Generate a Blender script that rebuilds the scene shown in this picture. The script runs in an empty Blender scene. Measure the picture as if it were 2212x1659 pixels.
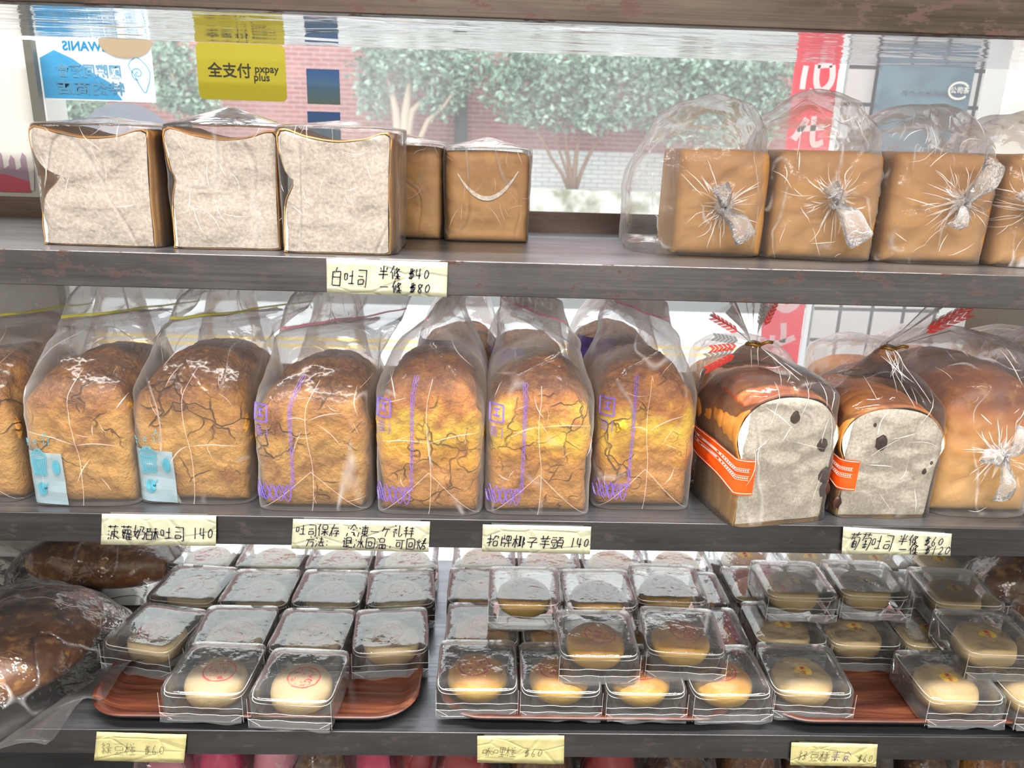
import bpy, math, random
import numpy as np
from mathutils import Vector, Matrix, noise
random.seed(7)
S = bpy.context.scene
COL = S.collection
PI = math.pi

# ------------------------------------------------------------------ camera
FPX, PITCH, ROLL, YAW = 1701.9, 0.298536, 0.0308528, -0.030712
CAM = np.array([0.0, -0.829189, 0.12136])
cp, sp = math.cos(PITCH), math.sin(PITCH)
_f = np.array([-math.sin(YAW)*cp, math.cos(YAW)*cp, -sp])
_r = np.array([math.cos(YAW), math.sin(YAW), 0.0])
_u = np.cross(_r, _f)
_c, _s = math.cos(ROLL), math.sin(ROLL)
RGT, UPV = _c*_r+_s*_u, -_s*_r+_c*_u
cd = bpy.data.cameras.new('camera')
cam = bpy.data.objects.new('camera', cd)
COL.objects.link(cam)
cam.matrix_world = Matrix(((RGT[0], UPV[0], -_f[0], CAM[0]), (RGT[1], UPV[1], -_f[1], CAM[1]),
                           (RGT[2], UPV[2], -_f[2], CAM[2]), (0, 0, 0, 1)))
cd.sensor_fit = 'HORIZONTAL'; cd.sensor_width = 36.0; cd.lens = FPX/2212*36
cd.clip_start = 0.02; cd.clip_end = 100
cd.dof.use_dof = True; cd.dof.focus_distance = 0.92; cd.dof.aperture_fstop = 9.0
S.camera = cam

def at(px, py, Y=None, Z=None):
    """photo pixel -> point on the plane Y=const or Z=const"""
    d = _f + (px-1106)/FPX*RGT - (py-829.5)/FPX*UPV
    t = (Y-CAM[1])/d[1] if Y is not None else (Z-CAM[2])/d[2]
    return CAM + t*d

# ------------------------------------------------------------------ world, lights, exposure
S.view_settings.view_transform = 'Standard'
S.view_settings.look = 'None'
S.view_settings.exposure = 0.0
S.view_settings.gamma = 1.0
S.view_settings.use_curve_mapping = False
cy = S.cycles
cy.max_bounces = 5; cy.diffuse_bounces = 3; cy.glossy_bounces = 2
cy.transmission_bounces = 4; cy.transparent_max_bounces = 40
cy.caustics_reflective = False; cy.caustics_refractive = False
cy.sample_clamp_indirect = 6.0
cy.use_denoising = True; cy.use_adaptive_sampling = True; cy.adaptive_threshold = .03
W = bpy.data.worlds.new('overcast_sky'); S.world = W; W.use_nodes = True
W.node_tree.nodes['Background'].inputs[0].default_value = (0.93, 0.98, 1.0, 1)
W.node_tree.nodes['Background'].inputs[1].default_value = 4.0

def area(name, loc, sx, sy, power, col=(1, 0.97, 0.92)):
    l = bpy.data.lights.new(name, 'AREA'); l.shape = 'RECTANGLE'
    l.size, l.size_y = sx, sy; l.energy = power; l.color = col
    o = bpy.data.objects.new(name, l); o.location = loc; COL.objects.link(o)
    return o
CEIL = 1.55
LAMPS = [(0, -0.36, 2.6, 0.10, 128), (0, -1.7, 2.8, 0.16, 92), (0, -3.1, 2.8, 0.16, 76)]  # the rear two are unseen, added as soft front fill
for i, (lx, ly, w_, h_, p_) in enumerate(LAMPS):
    area('tube_light', (lx, ly, CEIL-0.075), w_, h_, p_)

# ------------------------------------------------------------------ material helpers
def lin(c):
    return tuple(((v/255)/12.92 if v/255 <= .04045 else ((v/255+.055)/1.055)**2.4) for v in c)+(1,)

class G:
    def __init__(s, name):
        s.m = bpy.data.materials.new(name); s.m.use_nodes = True
        s.t = s.m.node_tree; s.t.nodes.clear()
        s.out = s.t.nodes.new('ShaderNodeOutputMaterial')
    def n(s, typ, props=None, **kw):
        nd = s.t.nodes.new('ShaderNode'+typ)
        for k, v in (props or {}).items(): setattr(nd, k, v)
        for k, v in kw.items():
            if k[0] == '_': sock = nd.inputs[int(k[1:])]
            else: sock = nd.inputs[k.replace('_', ' ')]
            s.put(sock, v)
        return nd
    def put(s, sock, v):
        if isinstance(v, bpy.types.NodeSocket): s.t.links.new(v, sock)
        elif isinstance(v, bpy.types.Node): s.t.links.new(v.outputs[0], sock)
        else: sock.default_value = v
    def coord(s, kind='Object', scale=(1, 1, 1), rnd=0.0):
        tc = s.n('TexCoord').outputs[kind]
        if scale != (1, 1, 1):
            tc = s.n('VectorMath', {'operation': 'MULTIPLY'}, _0=tc, _1=scale).outputs[0]
        if rnd:
            r = s.n('ObjectInfo').outputs['Random']
            r = s.n('Math', {'operation': 'MULTIPLY'}, _0=r, _1=rnd).outputs[0]
            tc = s.n('VectorMath', {'operation': 'ADD'}, _0=tc, _1=s.n('CombineXYZ', X=r, Y=r, Z=r).outputs[0]).outputs[0]
        return tc
    def noise(s, vec, scale, detail=4, rough=.55, dist=0.0):
        return s.n('TexNoise', Vector=vec, Scale=scale, Detail=float(detail), Roughness=rough, Distortion=dist).outputs[0]
    def voro(s, vec, scale, feature='F1', rnd=1.0):
        return s.n('TexVoronoi', {'feature': feature}, Vector=vec, Scale=scale, Randomness=rnd).outputs['Distance']
    def math(s, op, a, b=0.0, clamp=False):
        return s.n('Math', {'operation': op, 'use_clamp': clamp}, _0=a, _1=b).outputs[0]
    def ramp(s, fac, stops):
        nd = s.n('ValToRGB'); s.put(nd.inputs[0], fac)
        e = nd.color_ramp.elements
        while len(e) < len(stops): e.new(.5)
        for el, (p, c) in zip(e, stops):
            el.position = p; el.color = c if len(c) == 4 else (*c, 1)
        return nd.outputs[0]
    def rampf(s, fac, a, b, lo=0.0, hi=1.0):
        return s.n('MapRange', _0=fac, _1=a, _2=b, _3=lo, _4=hi).outputs[0]
    def mixc(s, fac, a, b, blend='MIX'):
        nd = s.n('Mix', {'data_type': 'RGBA', 'blend_type': blend})
        s.put(nd.inputs[0], fac); s.put(nd.inputs[6], a); s.put(nd.inputs[7], b)
        return nd.outputs[2]
    def bump(s, h, strength=.5, dist=.002, normal=None):
        nd = s.n('Bump', Strength=strength, Distance=dist, Height=h)
        if normal: s.put(nd.inputs['Normal'], normal)
        return nd.outputs[0]
    def pbr(s, **kw):
        nd = s.n('BsdfPrincipled')
        for k, v in kw.items(): s.put(nd.inputs[k.replace('_', ' ')], v)
        s.t.links.new(nd.outputs[0], s.out.inputs[0]); return nd
    def surf(s, sh):
        s.put(s.out.inputs[0], sh); return s.m

def plain(name, rgb, rough=.5, metal=0.0, **kw):
    g = G(name); g.pbr(Base_Color=lin(rgb), Roughness=rough, Metallic=metal, **kw); return g.m

def film_mat(name, wr=1.0, crease=.25, gloss=1.0, rough=.06, veil=.02, graze=.12, scale=17, tint=(.99, .99, .988)):
    """thin clear plastic: mostly see-through, mirror glints on wrinkles, a faint scatter that grows at grazing angles"""
    g = G(name)
    if wr <= 0:
        fr = g.n('Fresnel', IOR=1.42).outputs[0]; nb = None; cm = veil
    else:
        v = g.coord(rnd=7.0)
        n1 = g.noise(v, scale, 4, .55)
        h = n1
        if crease:
            c = g.noise(g.n('VectorMath', {'operation': 'MULTIPLY'}, _0=v, _1=(1.0, 1.0, .45)).outputs[0], scale*.62, 1, .4)
            rd = g.rampf(g.math('ABSOLUTE', g.math('SUBTRACT', c, .5)), 0, .012, 1, 0)
            h = g.math('ADD', n1, g.math('MULTIPLY', rd, .12))
        nb = g.bump(h, .6*wr, .012)
        fr = g.n('Fresnel', IOR=1.42, Normal=nb).outputs[0]
    fr = g.math('MULTIPLY_ADD', fr, gloss); fr.node.inputs[2].default_value = .0; fr.node.use_clamp = True
    tr = g.n('BsdfTransparent', Color=(*tint, 1))
    gl = g.n('BsdfGlossy', Color=(1, 1, 1, 1), Roughness=rough)
    if nb: g.put(gl.inputs['Normal'], nb)
    mx = g.n('MixShader', _0=fr, _1=tr.outputs[0], _2=gl.outputs[0])
    fa = g.n('LayerWeight', Blend=.5).outputs['Facing']
    vl = g.math('MULTIPLY_ADD', g.math('POWER', fa, 2.0), graze); vl.node.inputs[2].default_value = veil
    if wr > 0 and crease:
        vl = g.math('ADD', vl, g.math('MULTIPLY', rd, g.rampf(n1, .48, .62, 0, crease)), True)
    d2 = g.n('BsdfDiffuse', Color=(.93, .93, .95, 1)); df = g.n('BsdfTranslucent', Color=(.93, .93, .95, 1))
    ds = g.n('MixShader', _0=.5, _1=df.outputs[0], _2=d2.outputs[0])
    return g.surf(g.n('MixShader', _0=vl, _1=mx.outputs[0], _2=ds.outputs[0]).outputs[0])

M = {}
M['film'] = film_mat('bag_film', .5, .35, .95, .09, .03, .16)
M['film_puff'] = film_mat('puffed_bag_film', .7, .6, .5, .12, .085, .34, 24)
M['film_soft'] = film_mat('soft_bag_film', .7, .3, .9, .12, .14, .3)
M['film_zip'] = film_mat('zip_bag_film', .55, .45, .62, .12, .065, .55, 16)
M['film_mouth'] = film_mat('hazy_bag_mouth', .9, .8, .7, .14, .20, .45, 26)  # extra white veil stands in for glare on the doubled, wrinkled film
M['film_wrap'] = film_mat('cellophane_wrap', .24, 0, 1.8, .05, .025, .14, 30)
M['film_crisp'] = film_mat('crisp_cellophane', 1.2, .4, 1.1, .09, .02, .14, 19)
M['box'] = film_mat('clear_box_plastic', 0, 0, .75, .03, .015, .10)
M['knot'] = film_mat('gathered_film', 1.4, .8, 1.2, .14, .2, .4, 60, (.97, .97, .97))

def seam_mat(name, rgb, a):
    g = G(name)
    tr = g.n('BsdfTransparent'); pb = g.n('BsdfPrincipled', Base_Color=lin(rgb), Roughness=.25)
    return g.surf(g.n('MixShader', _0=a, _1=tr.outputs[0], _2=pb.outputs[0]).outputs[0])
M['seam'] = seam_mat('film_seam_glint', (255, 235, 230), .38)
M['fin'] = seam_mat('sealed_film_edge', (240, 240, 240), .12)
M['rim'] = seam_mat('clear_rim', (252, 253, 253), .8)
M['fold'] = seam_mat('wrapper_fold', (250, 252, 255), .3)
M['flap'] = seam_mat('wrapper_flap', (245, 247, 250), .07)
M['gather'] = seam_mat('gathered_film_star', (245, 240, 240), .34)
M['glint'] = seam_mat('crease_glint', (255, 252, 250), .62)  # white streaks that paint the highlights along film creases
M['yellow_zip'] = seam_mat('yellow_zip', (235, 228, 60), .85)
M['pink_zip'] = seam_mat('pink_zip', (245, 150, 175), .8)
M['purple'] = seam_mat('purple_print', (122, 98, 205), .9)
M['blueprint'] = seam_mat('blue_print', (84, 158, 178), .9)
M['bluepatch'] = seam_mat('pale_blue_patch', (150, 172, 182), .78)
M['bluedark'] = plain('dark_blue_print', (35, 70, 95))
M['orange'] = plain('orange_band', (240, 82, 20), .3)
M['cream_print'] = plain('cream_print', (250, 225, 215), .5)
M['redprint'] = seam_mat('red_print', (205, 40, 30), .9)
M['greyprint'] = seam_mat('grey_print', (120, 120, 120), .85)

def bread_mat(name, cols, zr=(0, .13), nsc=28, spread=.35, bump=.6, rough=.62, cracks=0.5, rnd=3.0, scorch=0.0):
    """crust whose bake colour runs from pale to dark with height and noise"""
    g = G(name); v = g.coord(rnd=rnd); o = g.coord()
    z = g.n('SeparateXYZ', Vector=o).outputs[2]
    n1 = g.noise(v, nsc, 6, .6); n2 = g.noise(v, nsc*5, 4, .6)
    f = g.rampf(z, zr[0], zr[1], 0, 1)
    f = g.math('ADD', f, g.math('MULTIPLY', g.math('SUBTRACT', n1, .5), spread*2))
    c = g.ramp(f, cols)
    c = g.mixc(g.rampf(n2, .5, .72, 0, .35), c, lin((225, 170, 95)))
    if scorch: c = g.mixc(g.math('MULTIPLY', g.rampf(g.noise(v, 20, 4, .65, .6), .54, .66, 0, scorch), g.rampf(n2, .3, .6, .6, 1)), c, lin((138, 74, 28)))
    dv = g.n('TexNoise', Vector=v, Scale=30.0).outputs['Color']
    vv = g.n('VectorMath', {'operation': 'MULTIPLY_ADD'}, _0=dv, _1=(.04, .04, .04), _2=v).outputs[0]
    ed = g.voro(vv, 24, 'DISTANCE_TO_EDGE')
    cr = g.math('MULTIPLY', g.rampf(ed, 0, .03, 1, 0), g.rampf(g.noise(v, 18, 2), .48, .62, 0, cracks), True)
    c = g.mixc(cr, c, lin((142, 84, 34)))
    h = g.math('SUBTRACT', g.math('ADD', n1, g.math('MULTIPLY', n2, .4)), g.math('MULTIPLY', cr, .8))
    g.pbr(Base_Color=c, Roughness=rough, Normal=g.bump(h, bump, .006))
    return g.m
M['pine'] = bread_mat('pineapple_bread_crust', [(0, lin((192, 140, 70))), (.45, lin((206, 156, 80))), (.66, lin((192, 134, 58))), (.83, lin((138, 84, 36))), (1, lin((94, 54, 26)))], (0, .165), 34, .45, 1.3, .6, .6, 3.0, .75)
M['coco'] = bread_mat('coconut_bread_crust', [(0, lin((190, 134, 70))), (.34, lin((200, 140, 66))), (.44, lin((224, 158, 44))), (.68, lin((240, 200, 56))), (.82, lin((196, 124, 48))), (1, lin((124, 68, 32)))], (0, .16), 30, .38, 1.3, .6, .5, 3.0, .6)
M['darkbread'] = bread_mat('dark_brown_crust', [(0, lin((158, 102, 54))), (.5, lin((104, 64, 36))), (1, lin((68, 40, 26)))], (0, .09), 14, .3, .35, .4)
M['crust'] = bread_mat('smooth_toast_crust', [(0, lin((196, 146, 88))), (.5, lin((186, 136, 82))), (1, lin((160, 110, 62)))], (0, .13), 9, .2, .05, .6, .04)
M['crust_gold'] = bread_mat('golden_toast_crust', [(0, lin((212, 166, 100))), (.6, lin((206, 146, 72))), (.85, lin((186, 110, 44))), (1, lin((120, 62, 34)))], (0, .15), 12, .2, .25, .45, .25)
M['crust_slice'] = bread_mat('sliced_toast_crust', [(0, lin((214, 160, 92))), (.5, lin((206, 148, 78))), (1, lin((190, 126, 58)))], (0, .125), 14, .4, .2, .5, .1)

def crumb_mat(name, rgb, pores=1.0):
    g = G(name); v = g.coord(rnd=5.0)
    n1 = g.noise(v, 300, 3, .75); n2 = g.noise(v, 120, 3, .6)
    vo = g.voro(g.coord(scale=(1, 1, .75), rnd=5.0), 230)
    c = g.mixc(g.rampf(n1, .38, .62), lin(tuple(x*.86 for x in rgb)), lin(rgb))
    c = g.mixc(g.math('MULTIPLY', g.rampf(vo, .0, .25, .7*pores, 0), g.rampf(n2, .4, .6), True), c, lin((196, 168, 140)))
    h = g.math('ADD', g.math('MULTIPLY', vo, .6), g.math('MULTIPLY', n1, .7))
    g.pbr(Base_Color=c, Roughness=.9, Normal=g.bump(h, .55, .0014))
    return g.m
M['crumb'] = crumb_mat('white_crumb', (250, 234, 220), .7)
M['crumb_raisin'] = crumb_mat('raisin_bread_crumb', (250, 238, 220), .8)
M['raisin'] = plain('raisin', (62, 30, 18), .4)

def cake_mat(name, rgb, top, stamp=None, rough=.5):
    g = G(name); o = g.coord(); v = g.coord(rnd=9.0)
    sx = g.n('SeparateXYZ', Vector=o)
    n1 = g.noise(v, 60, 4)
    f = g.math('ADD', g.rampf(sx.outputs[2], .008, .04), g.math('MULTIPLY', g.math('SUBTRACT', n1, .5), .9))
    c = g.ramp(f, [(0, lin(tuple(x*.93 for x in rgb))), (.5, lin(rgb)), (1, lin(top))])
    if stamp:
        r = g.n('ObjectInfo').outputs['Random']
        ox = g.math('MULTIPLY', g.math('SUBTRACT', r, .5), .012)
        xy = g.n('VectorMath', {'operation': 'ADD'}, _0=g.n('CombineXYZ', X=sx.outputs[0], Y=sx.outputs[1]).outputs[0], _1=g.n('CombineXYZ', X=ox).outputs[0]).outputs[0]
        rad = g.n('VectorMath', {'operation': 'LENGTH'}, _0=xy).outputs['Value']
        wob = g.math('ADD', rad, g.math('MULTIPLY', g.math('SUBTRACT', g.noise(v, 130, 2), .5), .003))
        ring = g.math('LESS_THAN', g.math('ABSOLUTE', g.math('SUBTRACT', wob, .0195)), .0011)
        mark = g.math('MULTIPLY', g.math('LESS_THAN', rad, .0165), g.math('GREATER_THAN', g.noise(g.coord(scale=(1, 1, .2), rnd=4.0), 150, 3, .6, 1.0), .54))
        tot = g.math('MAXIMUM', ring, mark)
        patch = g.rampf(g.noise(v, 50, 2), .3, .5, .35, 1.0)
        tot = g.math('MULTIPLY', g.math('MULTIPLY', tot, patch), g.math('GREATER_THAN', sx.outputs[2], .026))
        c = g.mixc(tot, c, lin(stamp))
    g.pbr(Base_Color=c, Roughness=rough, Normal=g.bump(g.noise(v, 110, 5, .65), .5, .003))
    return g.m
M['mung'] = cake_mat('cream_pastry', (198, 174, 126), (192, 168, 130), (206, 40, 52))
M['curry'] = cake_mat('curry_pastry', (204, 164, 76), (194, 134, 42), (186, 48, 38), .35)
M['vegan'] = cake_mat('plain_cream_pastry', (200, 172, 118), (190, 160, 108))

def steel(name, rgb, rough=.3, brush=(3, 260, 260), rust=0.0, rustscale=30, var=.25, metal=1.0, bs=.12):
    g = G(name); v = g.coord()
    b = g.noise(g.coord(scale=brush), 1.0, 3, .6)
    n = g.noise(g.coord(scale=(2, 6, 10)), 3, 5, .6)
    c = g.mixc(g.rampf(n, .3, .7), lin(tuple(x*(1-var) for x in rgb)), lin(rgb))
    m = metal; ro = g.rampf(b, .3, .7, rough*.8, rough*1.25)
    if rust:
        a = g.noise(g.coord(scale=(1, 1, 2.2)), rustscale, 8, .72)
        big = g.noise(g.coord(scale=(1, 1, 1)), 3.0, 2, .5)
        k = g.math('MULTIPLY', g.rampf(a, .56-.05*max(0, rust-.6), .62-.05*max(0, rust-.6)), g.rampf(big, .46-.1*rust, .60-.1*rust), True)
        sp = g.math('LESS_THAN', g.voro(v, 95), .035+.05*rust)
        k = g.math('MAXIMUM', g.math('MULTIPLY', k, min(1, rust)), g.math('MULTIPLY', sp, g.rampf(big, .5, .6)))
        c = g.mixc(k, c, lin((66, 42, 34)))
        m = g.rampf(k, 0, 1, metal, 0); ro = g.math('MAXIMUM', ro, g.math('MULTIPLY', k, .8))
    g.pbr(Base_Color=c, Metallic=m, Roughness=ro, Normal=g.bump(b, bs, .001))
    return g.m
M['plate'] = steel('brushed_steel_plate', (138, 139, 145), .33, metal=.88)
M['lip'] = steel('steel_shelf_edge', (112, 111, 115), .36, rust=.45)
M['lip_rusty'] = steel('rusty_steel_shelf_edge', (98, 87, 79), .42, rust=1.4, rustscale=26)
M['lip_worn'] = steel('worn_steel_shelf_edge', (120, 117, 119), .40, rust=1.0, rustscale=30)

g = G('reflective_panel'); v = g.coord(scale=(1, 3, 1))
h = g.math('ADD', g.noise(g.coord(scale=(3, 11, 1)), 1.0, 3, .5, 1.0), g.math('MULTIPLY', g.noise(g.coord(scale=(4, 26, 1)), 1.0, 2), .08))
nb = g.bump(h, .22, .02)
gl = g.n('BsdfGlossy', Color=(.86, .87, .90, 1), Roughness=.06, Normal=nb)
df = g.n('BsdfDiffuse', Color=(.8, .8, .82, 1))
g.surf(g.n('MixShader', _0=.14, _1=gl.outputs[0], _2=df.outputs[0]).outputs[0]); M['panel'] = g.m

def wood_mat(name):
    g = G(name); v = g.coord(scale=(1, 5, 1))
    n1 = g.noise(g.coord(scale=(2.5, 26, 2)), 1.6, 5, .6, 1.2)
    n2 = g.noise(g.coord(scale=(6, 160, 6)), 1.5, 3)
    c = g.ramp(n1, [(.3, lin((40, 18, 12))), (.5, lin((82, 40, 27))), (.7, lin((122, 72, 48)))])
    c = g.mixc(g.rampf(n2, .55, .7, 0, .5), c, lin((70, 28, 18)))
    g.pbr(Base_Color=c, Roughness=.35); return g.m
M['wood'] = wood_mat('wood_grain_melamine')
M['black'] = plain('black_plastic', (14, 13, 13), .4)

def paper_mat(name, rgb):
    g = G(name); v = g.coord(rnd=3.0)
    n1 = g.noise(v, 45, 4); ed = g.voro(g.coord(scale=(1, 1, 2), rnd=3.0), 22, 'DISTANCE_TO_EDGE')
    c = g.mixc(g.rampf(n1, .35, .7), lin(rgb), lin(tuple(x*.9 for x in rgb)))
    g.pbr(Base_Color=c, Roughness=.42, Normal=g.bump(g.math('ADD', n1, g.rampf(ed, 0, .08)), .3, .002)); return g.m
M['paper'] = paper_mat('cream_paper', (196, 196, 168))
M['paper_y'] = paper_mat('yellow_paper', (202, 194, 138))
M['ink'] = plain('black_ink', (28, 24, 48), .6)
M['pencil'] = plain('dark_grey_ink', (58, 54, 50), .7)
M['ink_p'] = plain('purple_ink', (72, 48, 130), .6)
M['wall'] = plain('white_painted_wall', (205, 203, 198), .7)
M['ceil'] = plain('white_ceiling', (225, 225, 220), .8)
g = G('tiled_shop_floor'); br = g.n('TexBrick', {'offset': 0.0}, Vector=g.coord(), Color1=lin((120, 116, 110)), Color2=lin((110, 106, 102)), Mortar=lin((70, 68, 66)), Scale=1.0, Mortar_Size=.006, Brick_Width=.4, Row_Height=.4)
g.pbr(Base_Color=br.outputs[0], Roughness=.35); M['floor'] = g.m

# ------------------------------------------------------------------ object helpers
def link(o, parent=None):
    COL.objects.link(o)
    if parent: o.parent = parent
    return o
def mesh(name, V, F, mat, parent=None, smooth=True, flip=False):
    me = bpy.data.meshes.new(name)
    me.from_pydata([tuple(float(c) for c in p) for p in V], [], [tuple(reversed(f)) if flip else f for f in F])
    me.materials.append(mat)
    me.validate()
    if smooth:
        me.polygons.foreach_set('use_smooth', [True]*len(me.polygons))
    me.update()
    return link(bpy.data.objects.new(name, me), parent)
def thing(name, label, cat, loc=(0, 0, 0), rz=0.0, group=None):
    o = bpy.data.objects.new(name, None); o.empty_display_size = .03
    o.location = tuple(float(c) for c in loc); o.rotation_euler = (0, 0, rz); link(o)
    return tag(o, label, cat, group)
def tag(o, label, cat, group=None):
    o['label'] = label; o['category'] = cat
    if group: o['group'] = group
    return o
def struct(o):
    o['kind'] = 'structure'; return o
def dup(root, loc, rz, label, group=None):
    def rec(o, p):
        c = o.copy(); COL.objects.link(c)
        if p: c.parent = p
        for ch in list(o.children): rec(ch, c)
        return c
    r = rec(root, None); r.location = tuple(float(c) for c in loc); r.rotation_euler = (0, 0, rz)
    r['label'] = label
    if group: r['group'] = group
    return r
class MB:
    def __init__(s): s.V, s.F = [], []
    def add(s, V, F):
        k = len(s.V); s.V += [tuple(p) for p in V]; s.F += [tuple(i+k for i in f) for f in F]; return s
    def box(s, x0, x1, y0, y1, z0, z1, b=0.0):
        if b <= 0:
            return s.add([(x, y, z) for z in (z0, z1) for y in (y0, y1) for x in (x0, x1)],
                         [(0, 2, 3, 1), (4, 5, 7, 6), (0, 1, 5, 4), (2, 6, 7, 3), (0, 4, 6, 2), (1, 3, 7, 5)])
        import bmesh
        bm = bmesh.new(); bmesh.ops.create_cube(bm, size=1)
        for v in bm.verts: v.co = ((x0+x1)/2+v.co.x*(x1-x0), (y0+y1)/2+v.co.y*(y1-y0), (z0+z1)/2+v.co.z*(z1-z0))
        bmesh.ops.bevel(bm, geom=bm.edges[:], offset=b, segments=3, affect='EDGES', profile=.5)
        bm.verts.index_update()
        s.add([v.co[:] for v in bm.verts], [[v.index for v in f.verts] for f in bm.faces]); bm.free(); return s
    def tube(s, pts, radii, n=8, cap=True):
        P = [Vector(p) for p in pts]; k0 = len(s.V); up = Vector((.13, .31, .94))
        for i, p in enumerate(P):
            d = (P[min(i+1, len(P)-1)]-P[max(i-1, 0)]).normalized()
            a = d.cross(up); a = (a if a.length > 1e-4 else d.cross(Vector((1, 0, 0)))).normalized(); b = d.cross(a)
            r = radii[i] if hasattr(radii, '__len__') else radii
            for j in range(n):
                t = 2*PI*j/n; s.V.append(tuple(p+(a*math.cos(t)+b*math.sin(t))*r))
        for i in range(len(P)-1):
            for j in range(n):
                s.F.append((k0+i*n+j, k0+i*n+(j+1) % n, k0+(i+1)*n+(j+1) % n, k0+(i+1)*n+j))
        if cap:
            s.F.append(tuple(k0+j for j in range(n))[::-1]); s.F.append(tuple(k0+(len(P)-1)*n+j for j in range(n)))
        return s
    def build(s, name, mat, parent=None, smooth=False):
        return mesh(name, s.V, s.F, mat, parent, smooth)

def catmull(pts, n, closed=True):
    P = [np.array(p, float) for p in pts]; m = len(P); out = []
    segs = m if closed else m-1
    dense = []
    for i in range(segs):
        p0, p1, p2, p3 = (P[(i+k-1) % m] if closed else P[min(max(i+k-1, 0), m-1)] for k in range(4))
        for t in np.linspace(0, 1, 14, endpoint=False):
            dense.append(.5*((2*p1)+(-p0+p2)*t+(2*p0-5*p1+4*p2-p3)*t*t+(-p0+3*p1-3*p2+p3)*t**3))
    dense.append(P[0] if closed else P[-1]); D = np.array(dense)
    L = np.concatenate([[0], np.cumsum(np.linalg.norm(np.diff(D, axis=0), axis=1))])
    q = np.linspace(0, L[-1], n, endpoint=not closed)
    return np.stack([np.interp(q, L, D[:, k]) for k in range(D.shape[1])], 1)

def ns(x, y, z, sc, seed=0.0):
    return noise.noise(Vector((x*sc+seed, y*sc-seed*.7, z*sc+seed*1.3)))
def fbm(x, y, z, sc, seed=0.0):
    return ns(x, y, z, sc, seed)+.5*ns(x, y, z, sc*2.1, seed+3)+.25*ns(x, y, z, sc*4.3, seed+7)

# ------------------------------------------------------------------ bread loaf: outline (x,z) swept in depth
def loaf(parent, name, outline, w, h, d, crust, face_mat=None, slices=0, dome=0.0, rnd=.012, amp=.001, seed=0, fdome=None, lump=None, n=84, m=40):
    ring = catmull([(p[0]-.5, p[1]) for p in outline], n)*np.array([w, h])
    c = np.array([0, h*.46])
    V, F = [], []
    def dz(t): return dome*math.sin(PI*min(max(t, 0), 1)**.85)**.8
    rows = []
    def put(k, y, t, nz):
        base = len(V)
        for q in ring:
            p = c+(q-c)*k
            z = p[1]*(1+dz(t)*max(0, (p[1]/h-.35))/.65)
            a = amp*fbm(p[0], y, z, 30, seed)*1.4
            if lump: a += lump*(ns(p[0], y, z, 75, seed+11)+.5*ns(p[0], y, z, 150, seed+12))
            o = (q-c)/np.linalg.norm(q-c)
            sl = 0.0
            if slices:
                ph = (t*slices) % 1; sl = -.0016*math.exp(-((ph-.5)/.12)**2)
            wz = max(0.0, min(1.0, p[1]/(.02)))
            x_, z_ = p[0]+o[0]*(a*nz+sl), z+o[1]*(a*nz+sl)*(.15+.85*wz)
            V.append((x_, y+a*(1-nz)*1.2, max(z_, 0)))
        rows.append(base)
    rf = 0.0015 if face_mat else rnd
    # front rounding, body, back rounding
    seq = []
    for i in range(5):
        t = i/5*PI/2; seq.append((1-(1-math.sin(t))*rf/(w*.5), rf*(1-math.cos(t))))
    for i in range(m+1): seq.append((1.0, rf+(d-rf-rnd)*i/m))
    for i in range(1, 6):
        t = i/5*PI/2; seq.append((1-(1-math.cos(t))*rnd/(w*.5), d-rnd*(1-math.sin(t))))
    if not face_mat:
        k0 = seq[0][0]
        for i in range(12): put(k0*(i+.4)/12.4, 0, 0, 0.0)
    for k, y in seq: put(k, y, y/d, 1.0)
    kb = seq[-1][0]
    for i in range(5): put(kb*(4.6-i)/5.4, d, 1, 0.3)
    for a, b in zip(rows[:-1], rows[1:]):
        for j in range(n): F.append((a+j, a+(j+1) % n, b+(j+1) % n, b+j))
    F.append(tuple(rows[-1]+j for j in range(n)))
    if not face_mat: F.append(tuple(rows[0]+j for j in reversed(range(n))))
    body = mesh(name, V, F, crust, parent)
    if face_mat:
        V2, F2 = [], []; r2 = []
        k0 = seq[0][0]-.012
        for i in range(15):
            k = k0*(14-i+.25)/14.25; r2.append(len(V2))
            for q in ring:
                p = c+(q-c)*k; z = p[1]*(1+dz(0)*max(0, p[1]/h-.35)/.65)
                dent = .0005*ns(p[0], 1, z, 260, seed)
                V2.append((p[0], -.0004+dent*min(1, i/2), max(z, .0004)))
        for a, b in zip(r2[:-1], r2[1:]):
            for j in range(n): F2.append((a+j, a+(j+1) % n, b+(j+1) % n, b+j))
        F2.append(tuple(r2[-1]+j for j in range(n)))
        mesh('cut_face', V2, F2, face_mat, body)
    return body

TOAST = [(.03, 0), (.0, .03), (.0, .2), (.035, .42), (.13, .585), (.05, .66), (.0, .78), (-.02, .92), (.0, .995), (.07, 1.005), (.25, .955), (.5, .925), (.75, .95), (.9, .995), (.985, .995), (1.0, .93), (.985, .7), (.975, .4), (.97, .05), (.94, 0), (.5, 0)]
BLOCK = [(.04, 0), (.005, .03), (.0, .3), (.0, .7), (.01, .93), (.05, .985), (.3, .995), (.6, 1.0), (.93, .985), (.985, .93), (1, .6), (1, .3), (.985, .03), (.95, 0), (.5, 0)]
PINE = [(.06, 0), (.02, .04), (.005, .25), (-.015, .5), (-.02, .68), (.02, .8), (.12, .9), (.3, .97), (.5, 1.0), (.72, .985), (.9, .9), (1.0, .78), (1.02, .6), (1.0, .3), (.985, .04), (.94, 0), (.5, 0)]
RAISIN = [(.05, 0), (.01, .03), (.01, .3), (.0, .5), (-.05, .62), (-.07, .74), (0, .87), (.14, .96), (.35, 1.0), (.6, .99), (.82, .93), (.97, .8), (1.04, .66), (1.0, .55), (.975, .4), (.96, .05), (.92, 0), (.5, 0)]

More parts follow.
